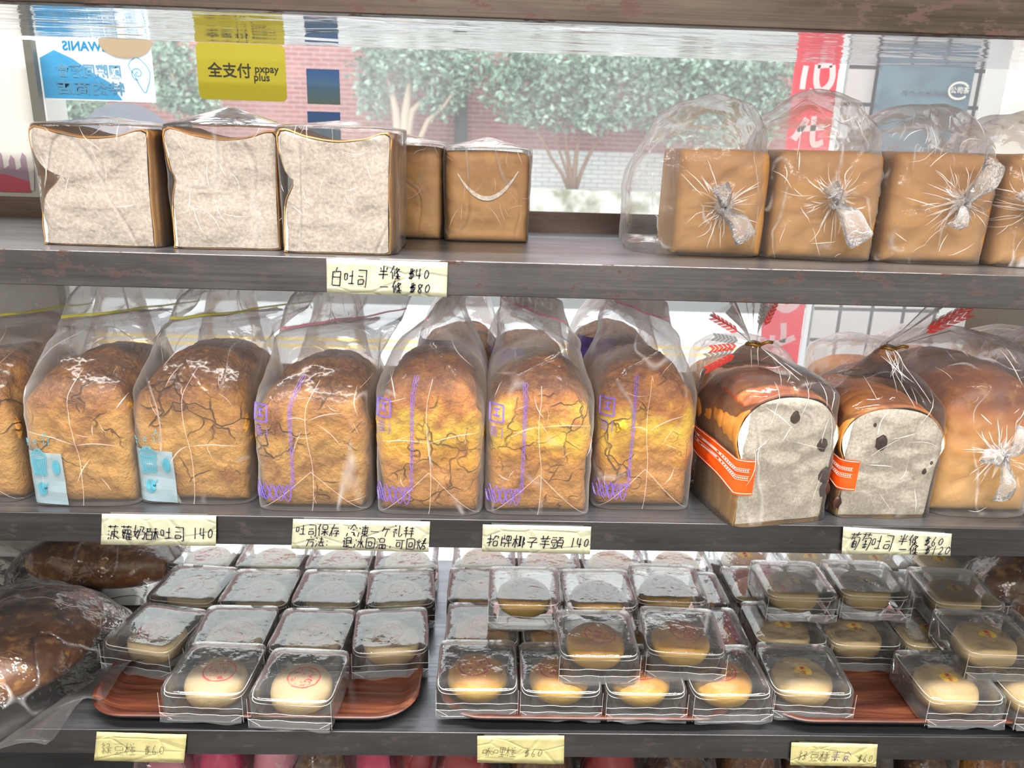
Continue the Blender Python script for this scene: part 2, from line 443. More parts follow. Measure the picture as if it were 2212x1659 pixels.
# ------------------------------------------------------------------ film bag: lofted super-ellipses
class Bag:
    """keys: (v, z, w, d, cx, cy, rot, p)"""
    def __init__(s, keys, amp=.0012, seed=0.0, top_amp=1.0, knot=None, kamp=.004):
        s.k = np.array(keys, float); s.amp, s.seed, s.top, s.knot, s.kamp = amp, seed, top_amp, knot, kamp
    def key(s, v):
        K = s.k; V = K[:, 0]; i = int(np.searchsorted(V, v, 'right')-1); i = min(max(i, 0), len(V)-2)
        t = (v-V[i])/(V[i+1]-V[i]); t = min(max(t, 0), 1)
        p0, p1, p2, p3 = K[max(i-1, 0)], K[i], K[i+1], K[min(i+2, len(V)-1)]
        m1 = (p2-p0)*.5; m2 = (p3-p1)*.5
        h = 2*t**3-3*t*t+1; a = t**3-2*t*t+t; b = -2*t**3+3*t*t; c = t**3-t*t
        o = h*p1+a*m1*.6+b*p2+c*m2*.6
        o[2] = max(o[2], .0008); o[3] = max(o[3], .0008); o[7] = max(o[7], 1.6)
        return o
    def pt(s, a, v, off=0.0):
        _, z, w, d, cx, cy, rot, p = s.key(v)
        ca, sa = math.cos(a), math.sin(a)
        x = w/2*math.copysign(abs(ca)**(2/p), ca); y = d/2*math.copysign(abs(sa)**(2/p), sa)
        return s._fin(x, y, z, v, w, d, cx, cy, rot, off, a)
    def front(s, xn, v, off=.0012):
        _, z, w, d, cx, cy, rot, p = s.key(v)
        x = w/2*xn; y = -d/2*(1-min(.9999, abs(xn))**p)**(1/p)
        return s._fin(x, y, z, v, w, d, cx, cy, rot, off, 0, True)
    def _fin(s, x, y, z, v, w, d, cx, cy, rot, off, a, fr=False):
        A = s.amp*(1+s.top*max(0, v-.45)*4)
        r1 = 1-abs(ns(x*1.0, y, z*1.6, 26, s.seed))*2
        dd = A*(fbm(x, y, z, 24, s.seed+4)*.9+r1*.8-.4)
        nx, ny = x/max(w, .01), y/max(d, .01)
        if fr: nx, ny = 0.0, -1.0
        L = math.hypot(nx, ny) or 1; nx, ny = nx/L, ny/L
        lim = min(w, d)*.45
        dd = max(min(dd, lim), -lim*.3)
        if s.knot and (fr or y < 0):
            kx, kz = s.knot; rr = math.hypot(x-kx, z-kz); th = math.atan2(z-kz, x-kx)
            fo = math.exp(-rr/.045)*(1 if y < -d*.3 else 0)
            dd += s.kamp*fo*(math.sin(11*th+s.seed)+.6*math.sin(23*th+rr*60))-.0*fo+.004*math.exp(-rr/.012)*(1 if y < -d*.3 else 0)
        x, y = x+nx*(dd+off), y+ny*(dd+off)
        c, sn = math.cos(rot), math.sin(rot)
        zz = z+(A*.8*ns(x, y, z+5, 30, s.seed+9) if v > .4 else 0)
        return (cx+x*c-y*sn, cy+x*sn+y*c, max(zz, .0006))
    def build(s, name, mat, parent, n=88, m=54, cap_top=False, cap_bot=True):
        V, F = [], []
        # even spacing round the section
        for j in range(m+1):
            v = j/m
            _, _, w, d, _, _, _, p = s.key(v)
            tt = np.linspace(0, 2*PI, 721)
            ca, sa = np.cos(tt), np.sin(tt)
            X = w/2*np.sign(ca)*np.abs(ca)**(2/p); Y = d/2*np.sign(sa)*np.abs(sa)**(2/p)
            L = np.concatenate([[0], np.cumsum(np.hypot(np.diff(X), np.diff(Y)))])
            aa = np.interp(np.linspace(0, L[-1], n, endpoint=False), L, tt)
            for a in aa: V.append(s.pt(a, v))
        for j in range(m):
            for i in range(n):
                F.append((j*n+i, j*n+(i+1) % n, (j+1)*n+(i+1) % n, (j+1)*n+i))
        if cap_bot: F.append(tuple(reversed(range(n))))
        if cap_top:
            r = [m*n+i for i in range(n)]; c = np.mean([V[i] for i in r], 0)
            prev = r
            for k in (.75, .5, .25):
                b = len(V)
                for i in r:
                    q = np.array(V[i]); V.append(tuple(c+(q-c)*k+np.array([0, 0, s.amp*.5*ns(q[0]*k, q[1]*k, 0, 60, s.seed)])))
                cur = list(range(b, b+n))
                for i in range(n): F.append((prev[i], prev[(i+1) % n], cur[(i+1) % n], cur[i]))
                prev = cur
            F.append(tuple(prev))
        return mesh(name, V, F, mat, parent)
    def mouth(s, v0, parent, n=64, m=20):
        """the gathered mouth of the bag, a second layer of film round its top"""
        V, F = [], []
        for j in range(m+1):
            v = v0+(1-v0)*j/m
            for i in range(n): V.append(s.pt(2*PI*i/n, v, .0012))
        for j in range(m):
            for i in range(n): F.append((j*n+i, j*n+(i+1) % n, (j+1)*n+(i+1) % n, (j+1)*n+i))
        return mesh('bag_mouth', V, F, M['film_mouth'], parent)
    def strip(s, mb, path, wd, off=.0014):
        """path of (xn, v) on the front side -> ribbon of width wd (metres)"""
        P = [np.array(s.front(x, v, off)) for x, v in path]; ribbon(mb, P, wd)
    def patch(s, mb, f, nu=10, nv=6):
        """f(i/nu, j/nv) -> point"""
        b = len(mb.V)
        for j in range(nv+1):
            for i in range(nu+1): mb.V.append(tuple(f(i/nu, j/nv)))
        for j in range(nv):
            for i in range(nu):
                k = b+j*(nu+1)+i; mb.F.append((k, k+1, k+nu+2, k+nu+1))

def ribbon(mb, P, wd, nrm=(0, -1, 0)):
    nrm = np.array(nrm, float); b = len(mb.V)
    for i, p in enumerate(P):
        d = P[min(i+1, len(P)-1)]-P[max(i-1, 0)]
        sd = np.cross(d, nrm); L = np.linalg.norm(sd)
        sd = sd/L if L > 1e-9 else np.array([1., 0, 0])
        w_ = wd[i] if hasattr(wd, '__len__') else wd
        mb.V += [tuple(p-sd*w_/2), tuple(p+sd*w_/2)]
    for i in range(len(P)-1):
        mb.F.append((b+2*i, b+2*i+1, b+2*i+3, b+2*i+2))

def merge_into(o, mb, mat):
    """add painted crease glints to the mesh of the bag itself, in a second material slot"""
    me = o.data; n0, f0 = len(me.vertices), len(me.polygons)
    V = [tuple(v.co) for v in me.vertices]+[tuple(map(float, p)) for p in mb.V]
    F = [tuple(p.vertices) for p in me.polygons]+[tuple(i+n0 for i in f) for f in mb.F]
    nm = bpy.data.meshes.new(me.name); nm.from_pydata(V, [], F)
    for m_ in me.materials: nm.materials.append(m_)
    nm.materials.append(mat)
    nm.polygons.foreach_set('use_smooth', [True]*len(F))
    nm.polygons.foreach_set('material_index', [0]*f0+[len(nm.materials)-1]*(len(F)-f0))
    nm.update(); o.data = nm; bpy.data.meshes.remove(me)
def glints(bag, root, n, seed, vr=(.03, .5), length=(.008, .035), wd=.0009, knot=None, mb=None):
    """light glinting on film creases, painted as thin white slivers on the bag"""
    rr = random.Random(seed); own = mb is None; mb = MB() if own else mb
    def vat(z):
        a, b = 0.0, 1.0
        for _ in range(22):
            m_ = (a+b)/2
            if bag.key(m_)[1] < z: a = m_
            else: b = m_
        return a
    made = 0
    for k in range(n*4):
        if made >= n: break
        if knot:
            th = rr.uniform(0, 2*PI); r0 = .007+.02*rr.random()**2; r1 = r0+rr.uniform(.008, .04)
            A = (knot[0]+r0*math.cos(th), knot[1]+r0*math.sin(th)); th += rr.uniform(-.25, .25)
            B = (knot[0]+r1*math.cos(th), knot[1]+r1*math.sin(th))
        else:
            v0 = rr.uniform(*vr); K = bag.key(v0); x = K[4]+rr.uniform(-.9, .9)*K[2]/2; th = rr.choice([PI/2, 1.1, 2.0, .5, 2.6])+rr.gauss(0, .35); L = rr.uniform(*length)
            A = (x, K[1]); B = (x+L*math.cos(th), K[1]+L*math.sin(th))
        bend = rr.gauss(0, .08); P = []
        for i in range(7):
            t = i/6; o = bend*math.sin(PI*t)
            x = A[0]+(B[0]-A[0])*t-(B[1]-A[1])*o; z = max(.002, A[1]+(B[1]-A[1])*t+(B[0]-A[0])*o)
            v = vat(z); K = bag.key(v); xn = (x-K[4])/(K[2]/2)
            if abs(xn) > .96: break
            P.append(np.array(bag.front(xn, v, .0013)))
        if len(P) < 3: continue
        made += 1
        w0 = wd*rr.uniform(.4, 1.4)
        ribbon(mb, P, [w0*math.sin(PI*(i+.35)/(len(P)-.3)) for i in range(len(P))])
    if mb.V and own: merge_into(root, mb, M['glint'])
def text_mesh(body, size, bold=0.0, mirror=False, align='CENTER'):
    c = bpy.data.curves.new('text', 'FONT'); c.body = body; c.size = size; c.offset = bold*size
    c.extrude = .00012; c.align_x = align; c.align_y = 'CENTER'; c.resolution_u = 3
    o = bpy.data.objects.new('text', c); COL.objects.link(o)
    dg = bpy.context.evaluated_depsgraph_get(); me = bpy.data.meshes.new_from_object(o.evaluated_get(dg))
    V = [tuple(v.co) for v in me.vertices]; F = [tuple(p.vertices) for p in me.polygons]
    bpy.data.objects.remove(o); bpy.data.curves.remove(c); bpy.data.meshes.remove(me)
    if mirror: V = [(-x, y, z) for x, y, z in V]; F = [tuple(reversed(f)) for f in F]
    return V, F
def text_on(mb, body, size, cx, cz, y, bold=0.0, mirror=False, sx=1.0, align='CENTER', rot=0.0):
    V, F = text_mesh(body, size, bold, mirror, align)
    c, s_ = math.cos(rot), math.sin(rot)
    mb.add([(cx+(a*sx)*c-b*s_, y-z, cz+(a*sx)*s_+b*c) for a, b, z in V], F)

# ------------------------------------------------------------------ shop room
GZ = -1.33          # floor and street level
YW = 0.44           # window glass plane
JL = at(74, 160, Y=.42)[0]; JR = at(2192, 170, Y=.42)[0]
def sbox(name, x0, x1, y0, y1, z0, z1, mat):
    return struct(MB().box(x0, x1, y0, y1, z0, z1).build(name, mat))
sbox('floor', -2.6, 2.6, -4.1, .5, GZ-.1, GZ, M['floor'])
sbox('ceiling', -2.6, 2.6, -4.1, .5, CEIL, CEIL+.1, M['ceil'])
sbox('wall_back', -2.6, 2.6, -4.2, -4.1, GZ, CEIL, M['wall'])
sbox('wall_left', -2.7, -2.6, -4.2, .5, GZ, CEIL, M['wall'])
sbox('wall_right', 2.6, 2.7, -4.2, .5, GZ, CEIL, M['wall'])
sbox('wall_front_left', -2.6, JL, .42, .5, GZ, CEIL, M['wall'])
sbox('wall_front_right', JR, 2.6, .42, .5, GZ, CEIL, M['wall'])
sbox('wall_front_bottom', JL, JR, .42, .5, GZ, -.66, M['wall'])
sbox('wall_front_top', JL, JR, .42, .5, 1.15, CEIL, M['wall'])
# dark metal trim on the left jamb
tx = at(66, 160, Y=.41)[0]
sbox('trim_1', tx-.004, tx+.008, .408, .42, -.2, .24, plain('grey_metal_trim', (120, 118, 112), .4, .6))

g = G('window_glass'); v = g.coord()
fr = g.n('Fresnel', IOR=1.35).outputs[0]
tr = g.n('BsdfTransparent', Color=(.95, .97, .96, 1)); gl = g.n('BsdfGlossy', Roughness=.01)
mx = g.n('MixShader', _0=fr, _1=tr.outputs[0], _2=gl.outputs[0])
tl = g.n('BsdfTranslucent', Color=(1, 1, 1, 1))
dirt = g.rampf(g.noise(g.coord(scale=(1, 1, .5)), 6, 5, .6), .35, .75, .09, .20)
g.surf(g.n('MixShader', _0=dirt, _1=mx.outputs[0], _2=tl.outputs[0]).outputs[0]); M['glass'] = g.m
struct(mesh('window_1', [(JL, YW, -.66), (JR, YW, -.66), (JR, YW, 1.15), (JL, YW, 1.15)], [(0, 1, 2, 3)], M['glass'], smooth=False))

# ceiling lamps (fixture housings above the tubes; the rear two added as fill)
for i, (lx, ly, w_, h_, p_) in enumerate(LAMPS):
    t = thing('ceiling_light', ['long white tube fixture on the ceiling nearest the window', 'added long white fill tube fixture, unseen, in the middle of the ceiling', 'added long white fill tube fixture, unseen, near the rear wall'][i], 'lamp', (lx, ly, CEIL), 0, 'ceiling tube lights')
    MB().box(-w_/2-.03, w_/2+.03, -h_/2-.02, h_/2+.02, -.065, -.002, .006).build('housing', M['ceil'], t)

# ------------------------------------------------------------------ display rack
M['under'] = plain('pale_bounce_underside', (205, 207, 210), .35, .2)  # pale panels added below the boards to brighten what the lids reflect
rack = thing('display_rack', 'stainless steel shop display rack with five shelves of bread', 'shelf rack', (0, 0, GZ))
RX = 1.25
def board(z, depth, lipmat, flange=0.0, lip=.037, panel=False):
    zz = z-GZ
    b = MB().box(-RX, RX, .002, depth, zz-.004, zz).build('shelf_board', M['plate'], rack)
    MB().box(-RX, RX, 0, .003, zz-lip, zz, .0011).box(-RX, RX, .003, .02, zz-lip, zz-lip+.002).build('front_lip', lipmat, b)
    if flange:
        MB().box(-RX, RX, depth, depth+.004, zz-.02, zz+flange, .001).build('back_flange', steel('dark_steel_flange', (112, 96, 90), .3), b)
    if not panel:
        MB().box(-RX, RX, .02, depth-.004, zz-.012, zz-.0045).build('underside', M['under'], b)  # added bounce panel
    if panel:
        mesh('underside_panel', [(x, y, zz-lip+.001) for y in np.linspace(.02, depth, 12) for x in np.linspace(-RX, RX, 30)],
             [(j*30+i, (j+1)*30+i, (j+1)*30+i+1, j*30+i+1) for j in range(11) for i in range(29)], M['panel'], b)
board(.271, .307, M['lip_rusty'], 0, .037, True)
board(0, .307, M['lip_worn'], .028)
board(-.3, .405, M['lip'], at(1470, 805, Y=.405)[2]+.3)
board(-.6, .43, M['lip'])
board(-.9, .43, M['lip'])
for x in (-RX, RX):
    for y in (.012, .29):
        MB().box(x-.015, x+.015, y-.012, y+.018, 0, .35-GZ+.2, .002).build('upright', M['plate'], rack)

# ------------------------------------------------------------------ handwriting
GL = {
 '白': '5042 2229 2282 8289 2585 2989', '吐': '1316 133336 1636 5484 7178 4898', '司': '2181 818979 2464 2628 266668 2868',
 '半': '2133 8173 2484 1696 5059', '條': '3015 2439 4347 6153 6282 8255 6377 5797 7579 7759 7899', '一': '1585',
 '$': '9244258568 28'.replace(' ', '')+' 4149 6169', '4': '212686 6169', '0': '5234375877846252', '8': '73523345776938467482', '1': '5159',
 '6': '61443759786646', '2': '335274573988', '菠': '1191 3032 7062 1424 1626 1928 448485 4439 6266 466659 5699',
 '蘿': '1191 3032 7062 2325 238385 2585 4345 6365 26343838 2639 5659 5696 5798 5999 7679', '奶': '20163839 4317 0454 518174958978 6239',
 '酥': '0242 0409 044449 0949 1214 3234 0646 8262 5494 7279 7459 7498', '保': '2004 1319 4144 418184 4484 3696 6469 6638 6698',
 '存': '1383 4009 2529 458566 666959 3797', '冷': '1223 0916 6034 6093 5474 467668 6689', '凍': '1223 0916 3292 4347 438387 4787 4585 6069 6739 6799',
 'ケ': '3115 2383 6349', '礼': '2031 134315 2529 3546 60688896', '拜': '1231 0444 0646 2129 5292 5494 4696 7179',
 '方': '5061 1393 4319 45857969', '法': '1122 0414 0926 4282 6065 3595 654888 7599', ':': '4344 4748', '退': '1122 041318 0899 3138 317175 3373 3575 3857 6386',
 '冰': '1223 0916 6069 345438 8366 6499', '回': '1119 118189 1989 3437 346467 3767', '溫': '1122 0414 0926 3134 317174 3474 3639 368689 2999 5659 6669',
 ',': '5749', '可': '1292 727968 2427 245457 2757', '烤': '2119 2549 0214 4224 5282 7064 4494 8049 5686 668869', '招': '0343 202818 0645 518183 6144 5558 558588 5888',
 '牌': '1118 1343 3033 164649 6051 5154 518184 5484 7165 4696 7579', '椰': '0343 2029 2308 2447 4171 5158 6168 5363 5565 4877 8189 8193849687',
 '子': '228255 555948 1595', '芋': '1292 3033 7063 2484 1696 535948', '頭': '0141 0305 034345 0545 1627 3628 0949 5191 7163 5357 539397 5595 5797 6749 8799',
 '葡': '1191 3032 7062 3224 33938979 4548 457578 5358 4676 4878', '萄': '1191 3032 7062 3224 33938979 4455 4464 3676 5458 4748 6768 4868',
 '綠': '2012321435 1618 2529 3637 517173 5373 4494 646858 5847 6586 6688', '豆': '1181 2326 238386 2686 3847 7868 1999',
 '椪': '0343 2029 2308 2447 5162 8071 4393 6368 7378 5557 9587 4999', '咖': '0306 033336 0636 3464 645958 5139 7477 749497 7797',
 '哩': '0306 033336 0636 5155 519195 5595 5393 7179 5797 4999', '素': '1181 2373 1595 5055 554668 664868 5759 3729 7789', '食': '5023 5094 3464 3439 6467 3767 3569 3948 6799'}
def ink(mb, ch, cx, cz, w, h, y, wd, slant=.12, jit=.25):
    for st in GL[ch].split():
        P = [(int(st[i]), int(st[i+1])) for i in range(0, len(st), 2)]
        P = [(a+random.uniform(-jit, jit), b+random.uniform(-jit, jit)) for a, b in P]
        pts = []
        for (a, b) in P:
            X = (a-4.5)/9*w; Z = (4.5-b)/9*h
            pts.append((cx+X+Z*slant, cz+Z))
        if len(pts) > 2: pts = [tuple(q) for q in catmull(pts, len(pts)*4, False)]
        else: pts = [tuple(np.array(pts[0])+(np.array(pts[1])-np.array(pts[0]))*t) for t in (0, .33, .66, 1)]
        ribbon(mb, [np.array([p[0], y, p[1]]) for p in pts], [wd*(.8+.4*random.random()) for _ in pts])

def price_tag(px, lines, label, mat, inkm, tape=True, wd=.0013, purple=''):
    """px: four photo corners TL,TR,BR,BL; lines: list of (text, u0, v0, cell width, cell height) in tag fractions"""
    Y = -.0035
    tl, tr_, brr, bl = (at(*p, Y=Y) for p in px)
    base = (bl+brr)/2
    t = thing('price_tag', label, 'price tag', base, 0, 'handwritten tags taped on the shelf edges')
    def q(u, v): return (tl*(1-u)+tr_*u)*(1-v)+(bl*(1-u)+brr*u)*v-base
    nu, nv = 16, 6; mb = MB()
    for j in range(nv+1):
        for i in range(nu+1):
            p = q(i/nu, j/nv); p[1] += .0006*ns(i*.4, j*.4, 0, 1.0, len(label))-.0016*(j/nv)**2
            mb.V.append(tuple(p))
    for j in range(nv):
        for i in range(nu):
            k = j*(nu+1)+i; mb.F.append((k, k+nu+1, k+nu+2, k+1))
    o = mb.build('paper', mat, t, True)
    sm = o.modifiers.new('thickness', 'SOLIDIFY'); sm.thickness = .0004
    W_ = np.linalg.norm(tr_-tl); H_ = np.linalg.norm(bl-tl)
    m1, m2 = MB(), MB()
    for text, u0, v0, cw, ch in lines:
        u = u0
        for c in text:
            if c == ' ': u += cw*.5; continue
            k = .62 if c in '0123456789$:,' else 1.0
            p = q(u+cw*k/2, v0)
            ink(m2 if c in purple else m1, c, p[0], p[2], W_*cw*k*.9, H_*ch*(1 if k == 1 else .92), p[1]-.0036, wd)
            u += cw*k
    m1.build('handwriting', inkm, t)
    if m2.V: m2.build('handwriting', M['ink_p'], t)['label'] = 'purple handwritten characters'
    if tape:
        tm = MB(); b0 = q(.08, -.09); b1 = q(.93, -.07); b2 = q(.93, .16); b3 = q(.08, .14)
        tm.V = [tuple(b+np.array([0, -.0012, 0])) for b in (b0, b1, b2, b3)]; tm.F = [(0, 3, 2, 1)]
        tm.build('clear_tape', M['fin'], t)
    return t
price_tag([(705, 558), (967, 567), (965, 641), (707, 632)], [('白吐司', .03, .50, .105, .52), ('半條 $40', .42, .33, .10, .38), ('一條 $80', .43, .74, .10, .36)], 'worn cream tag with two price lines on the second shelf edge, under the sliced loaves', M['paper'], M['ink'])
price_tag([(220, 1110), (467, 1114), (467, 1178), (219, 1175)], [('菠蘿奶酥吐司', .05, .55, .115, .46), ('140', .79, .53, .105, .45)], 'cream tag with one handwritten line, leftmost on the third shelf edge', M['paper'], M['ink'])
price_tag([(633, 1121), (929, 1127), (926, 1191), (630, 1184)], [('吐司保存 冷凍一ケ礼拜', .02, .30, .083, .40), ('方法:', .1, .70, .07, .34), ('退冰回溫,可回烤', .37, .70, .081, .38)], 'wide cream tag with two full lines of handwriting, second on the third shelf edge', M['paper'], M['ink'], True, .0012)
price_tag([(1043, 1133), (1277, 1138), (1274, 1196), (1041, 1190)], [('招牌椰子芋頭', .04, .55, .118, .46), ('140', .80, .53, .10, .45)], 'cream tag with one handwritten line under the yellow coconut loaves', M['paper'], M['ink'], True, .0013)
price_tag([(1822, 1138), (2056, 1153), (2051, 1199), (1817, 1196)], [('葡萄吐司', .04, .45, .105, .62), ('半條 $60', .49, .31, .098, .40), ('一條 $120', .5, .70, .098, .40)], 'crumpled cream tag with two price lines under the raisin loaves', M['paper'], M['ink'], True, .0012)
price_tag([(209, 1581), (403, 1587), (398, 1646), (204, 1641)], [('綠豆椪', .07, .5, .13, .40), ('$60', .54, .5, .13, .4)], 'pale yellow note with thin pen writing below the left tray', M['paper_y'], M['pencil'], False, .0006)
price_tag([(1031, 1590), (1219, 1589), (1218, 1649), (1031, 1645)], [('咖哩椪', .06, .52, .13, .38), ('$60', .53, .54, .12, .38)], 'pale yellow note with thin pen writing below the middle tray', M['paper_y'], M['pencil'], True, .0006)
price_tag([(1710, 1604), (1896, 1608), (1891, 1654), (1706, 1651)], [('綠豆椪素食', .07, .5, .125, .45), ('$60', .76, .55, .1, .42)], 'yellow note with two purple characters below the right tray', M['paper_y'], M['pencil'], True, .0007, '素食')

# ------------------------------------------------------------------ shelf two: sliced toast
def seat(pl, pr, Z):
    a, b = at(*pl, Z=Z), at(*pr, Z=Z)
    c = (a+b)/2; return c, math.atan2(b[1]-a[1], b[0]-a[0]), float(np.linalg.norm(b-a))

def snug_bag(t, w, d, h, peak=.012, seed=0.0, mat='film', pk=(0, .3)):
    bg = Bag([(0, .0008, w+.004, d+.006, 0, d/2, 0, 9), (.25, h*.5, w+.006, d+.006, 0, d/2, 0, 9), (.5, h*.97, w+.008, d+.008, 0, d/2, 0, 8),
                (.58, h+.004, w+.005, d+.004, 0, d/2, 0, 6), (.8, h+peak*.6, w*.62, d*.6, pk[0]*.5, d*.45, 0, 3), (1, h+peak, w*.12, d*.15, pk[0], d*.45, 0, 2)],
               .0009, seed, .6)
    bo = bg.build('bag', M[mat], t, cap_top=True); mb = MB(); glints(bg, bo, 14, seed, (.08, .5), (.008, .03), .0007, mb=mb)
    merge_into(bo, mb, M['seam'])  # painted crease highlights share the seam colour
    return bg

toasts = [((98, 528), (345, 536), 283, 'bagged half white loaf, leftmost, with a deep notch in its left side'),
          ((378, 537), (613, 541), 286, 'bagged half white loaf between two others, peaked film above'),
          ((615, 546), (850, 552), 290, 'bagged half white loaf with pale crumb facing out, right of the other two')]
for i, (pl, pr, ty, lab) in enumerate(toasts):
    c, rz, w = seat(pl, pr, 0)
    h = at((pl[0]+pr[0])/2, ty, Y=c[1])[2]/.975
    t = thing('bagged_toast', lab, 'bread', c, rz, 'half loaves with the cut side out')
    ol = [((x*[1.5, .4, .8][i] if .01 < x < .2 and .3 < z < .7 else x), z) for x, z in TOAST]
    loaf(t, 'loaf', ol, w, h, .115, M['crust_slice'], M['crumb'], slices=6, seed=i*5.0, rnd=.01, amp=.0008)
    snug_bag(t, w*1.03, .115, h*1.0, [.012, .022, .012][i], i*3.3)
# brown loaves behind them
c, rz, w = seat((962, 521), (1140, 525), 0)
h = at(1050, 327, Y=c[1])[2]
t = thing('bagged_toast', 'brown-crusted loaf in tight film with a curved split, behind the white loaves', 'bread', c, rz, 'brown loaves on the second shelf')
b = loaf(t, 'loaf', BLOCK, w, h, .12, M['crust'], None, seed=31, rnd=.01)
mb = MB(); P = [np.array([-.36*w+i/14*.72*w, -.0012, h*(.62+.6*((i/14-.48)**2)*1.9-.13)]) for i in range(15)]
ribbon(mb, P, [.001+.0045*math.sin(PI*i/14) for i in range(15)])
mb.build('pale_split', M['crumb'], b)
snug_bag(t, w, .12, h, .016, 4.4)
c2 = c+np.array([-.071, .015, 0])
t = thing('bagged_toast', 'brown loaf in film squeezed between the white loaves and the split one', 'bread', c2+np.array([-w*.35, 0, 0]), rz-.06, 'brown loaves on the second shelf')
loaf(t, 'loaf', BLOCK, w*.98, h*1.03, .12, M['crust'], None, seed=37, rnd=.01)
snug_bag(t, w*.98, .12, h*1.03, .014, 5.4)

# knotted-bag brown loaves on the right
def knot_part(t, x, y, z, seed, ears):
    rr = random.Random(seed)
    mb = MB(); n = 20; V, F = [], []
    for j in range(13):
        for i in range(n):
            th = PI*j/12; ph = 2*PI*i/n
            r = .0085*(1+.45*ns(math.cos(ph)*math.sin(th), math.sin(ph)*math.sin(th), math.cos(th), 2.5, seed))*(1+.25*math.sin(5*ph))
            V.append((x+r*math.sin(th)*math.cos(ph), y-.004+.8*r*math.sin(th)*math.sin(ph), z+r*math.cos(th)))
    for j in range(12):
        for i in range(n): F.append((j*n+i, j*n+(i+1) % n, (j+1)*n+(i+1) % n, (j+1)*n+i))
    mb.add(V, F)
    for (ang, L, W0) in ears:
        m_, n_ = 14, 16; b = len(mb.V)
        for j in range(m_+1):
            s_ = j/m_; wd = W0*(.18+.82*min(1, s_*1.6)**.8)*(1 if s_ < .93 else .9)
            cx = x+math.cos(ang)*L*s_; cz = z+math.sin(ang)*L*s_; cyy = y-.008-.012*math.sin(PI*s_*.9)
            for i in range(n_):
                q = 2*PI*i/n_; e = wd*(math.cos(q)); dp = wd*.30*math.sin(q)*(1+.5*math.sin(3*q+s_*6))
                e += .0016*math.sin(7*q+s_*5)
                mb.V.append((cx-math.sin(ang)*e, cyy+dp*.8, cz+math.cos(ang)*e+.002*math.sin(9*s_+seed)))
        for j in range(m_):
            for i in range(n_): mb.F.append((b+j*n_+i, b+j*n_+(i+1) % n_, b+(j+1)*n_+(i+1) % n_, b+(j+1)*n_+i))
    mb.build('knot', M['knot'], t, True)

def knot_bag(t, w, d, h, peak, seed, knot, exl=0.0, mat='film_puff'):
    cx = -exl/2; ww = w+.007+exl
    fold = .0034
    bg = Bag([(0, .0008, ww, d+.022, cx, d/2, 0, 5), (.3, h*.7, ww+.002, d+.022, cx, d/2, 0, 5), (.48, h*1.02, w+.008+exl*.6, d+.016, cx*.7, d/2, 0, 4),
              (.66, h+peak*.45, w+.004+exl*.35, d*.92, cx*.5, d/2, 0, 2.8), (.82, h+peak*.82, w*.72+exl*.2, d*.66, cx*.3, d/2, 0, 2.3), (.94, h+peak*.98, w*.36, d*.32, 0, d/2, 0, 2), (1, h+peak, .004, .004, 0, d/2, 0, 2)],
             .0026, seed, .85, knot, .0035)
    bo = bg.build('bag', M[mat], t, 100, 64)
    if knot:
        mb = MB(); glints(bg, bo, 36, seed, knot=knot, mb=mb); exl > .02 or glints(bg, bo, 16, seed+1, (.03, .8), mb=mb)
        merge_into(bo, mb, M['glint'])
        rr = random.Random(seed+3); st = []; n = 44
        for i in range(n):
            a = 2*PI*i/n; r = (.010 if i % 2 else .016+.028*rr.random()**1.6)
            st.append((knot[0]+r*math.cos(a), knot[1]+r*math.sin(a)))
        def fp(x, z):
            v = z/(h*.7)*.3 if z < h*.7 else .3+(z-h*.7)/(h*.32)*.18
            K = bg.key(v); return bg.front(max(-.95, min(.95, (x-K[4])/(K[2]/2))), v, .0016)
        mb = MB(); mb.V = [fp(*knot)]+[fp(*p) for p in st]; mb.F = [(0, 1+i, 1+(i+1) % n) for i in range(n)]
        mb.build('gathered_film', M['gather'], bo)
    return bg
brown = [((1462, 556), (1655, 561), 322, .062, .05, (.0, .058), [(-.9, .045, .012), (1.9, .026, .009)], 'brown loaf in a puffed bag with its film spread out to the left'),
         ((1672, 562), (1905, 573), 326, .068, .01, (.004, .068), [(-.95, .055, .014), (2.2, .02, .008)], 'brown loaf in a knotted bag with a long drooping knot tail'),
         ((1925, 572), (2150, 579), 330, .056, .01, (.012, .07), [(1.1, .05, .013), (-1.9, .03, .008)], 'brown loaf in a knotted bag with its knot tail pointing up'),
         ((2166, 580), (2390, 590), 335, .05, .01, (-.03, .066), [(-.6, .03, .010), (2.4, .03, .010)], 'brown loaf in a bag cut off by the right edge of the photo')]
for i, (pl, pr, ty, peak, exl, kn, ears, lab) in enumerate(brown):
    c, rz, w = seat(pl, pr, 0)
    c = c+np.array([0, .022, 0])
    h = at((pl[0]+pr[0])/2, ty, Y=c[1])[2]
    t = thing('bagged_brown_loaf', lab, 'bread', c, rz*.5-(.10 if i == 0 else .02), 'whole brown loaves in knotted bags')
    loaf(t, 'loaf', BLOCK, w, h, .19, M['crust'], None, seed=50+i*4, rnd=.013, amp=.0007, lump=.0002)
    knot_bag(t, w, .19, h, peak, 20+i*2.7, kn, exl)
    knot_part(t, kn[0], -.013, kn[1], 60+i, ears)

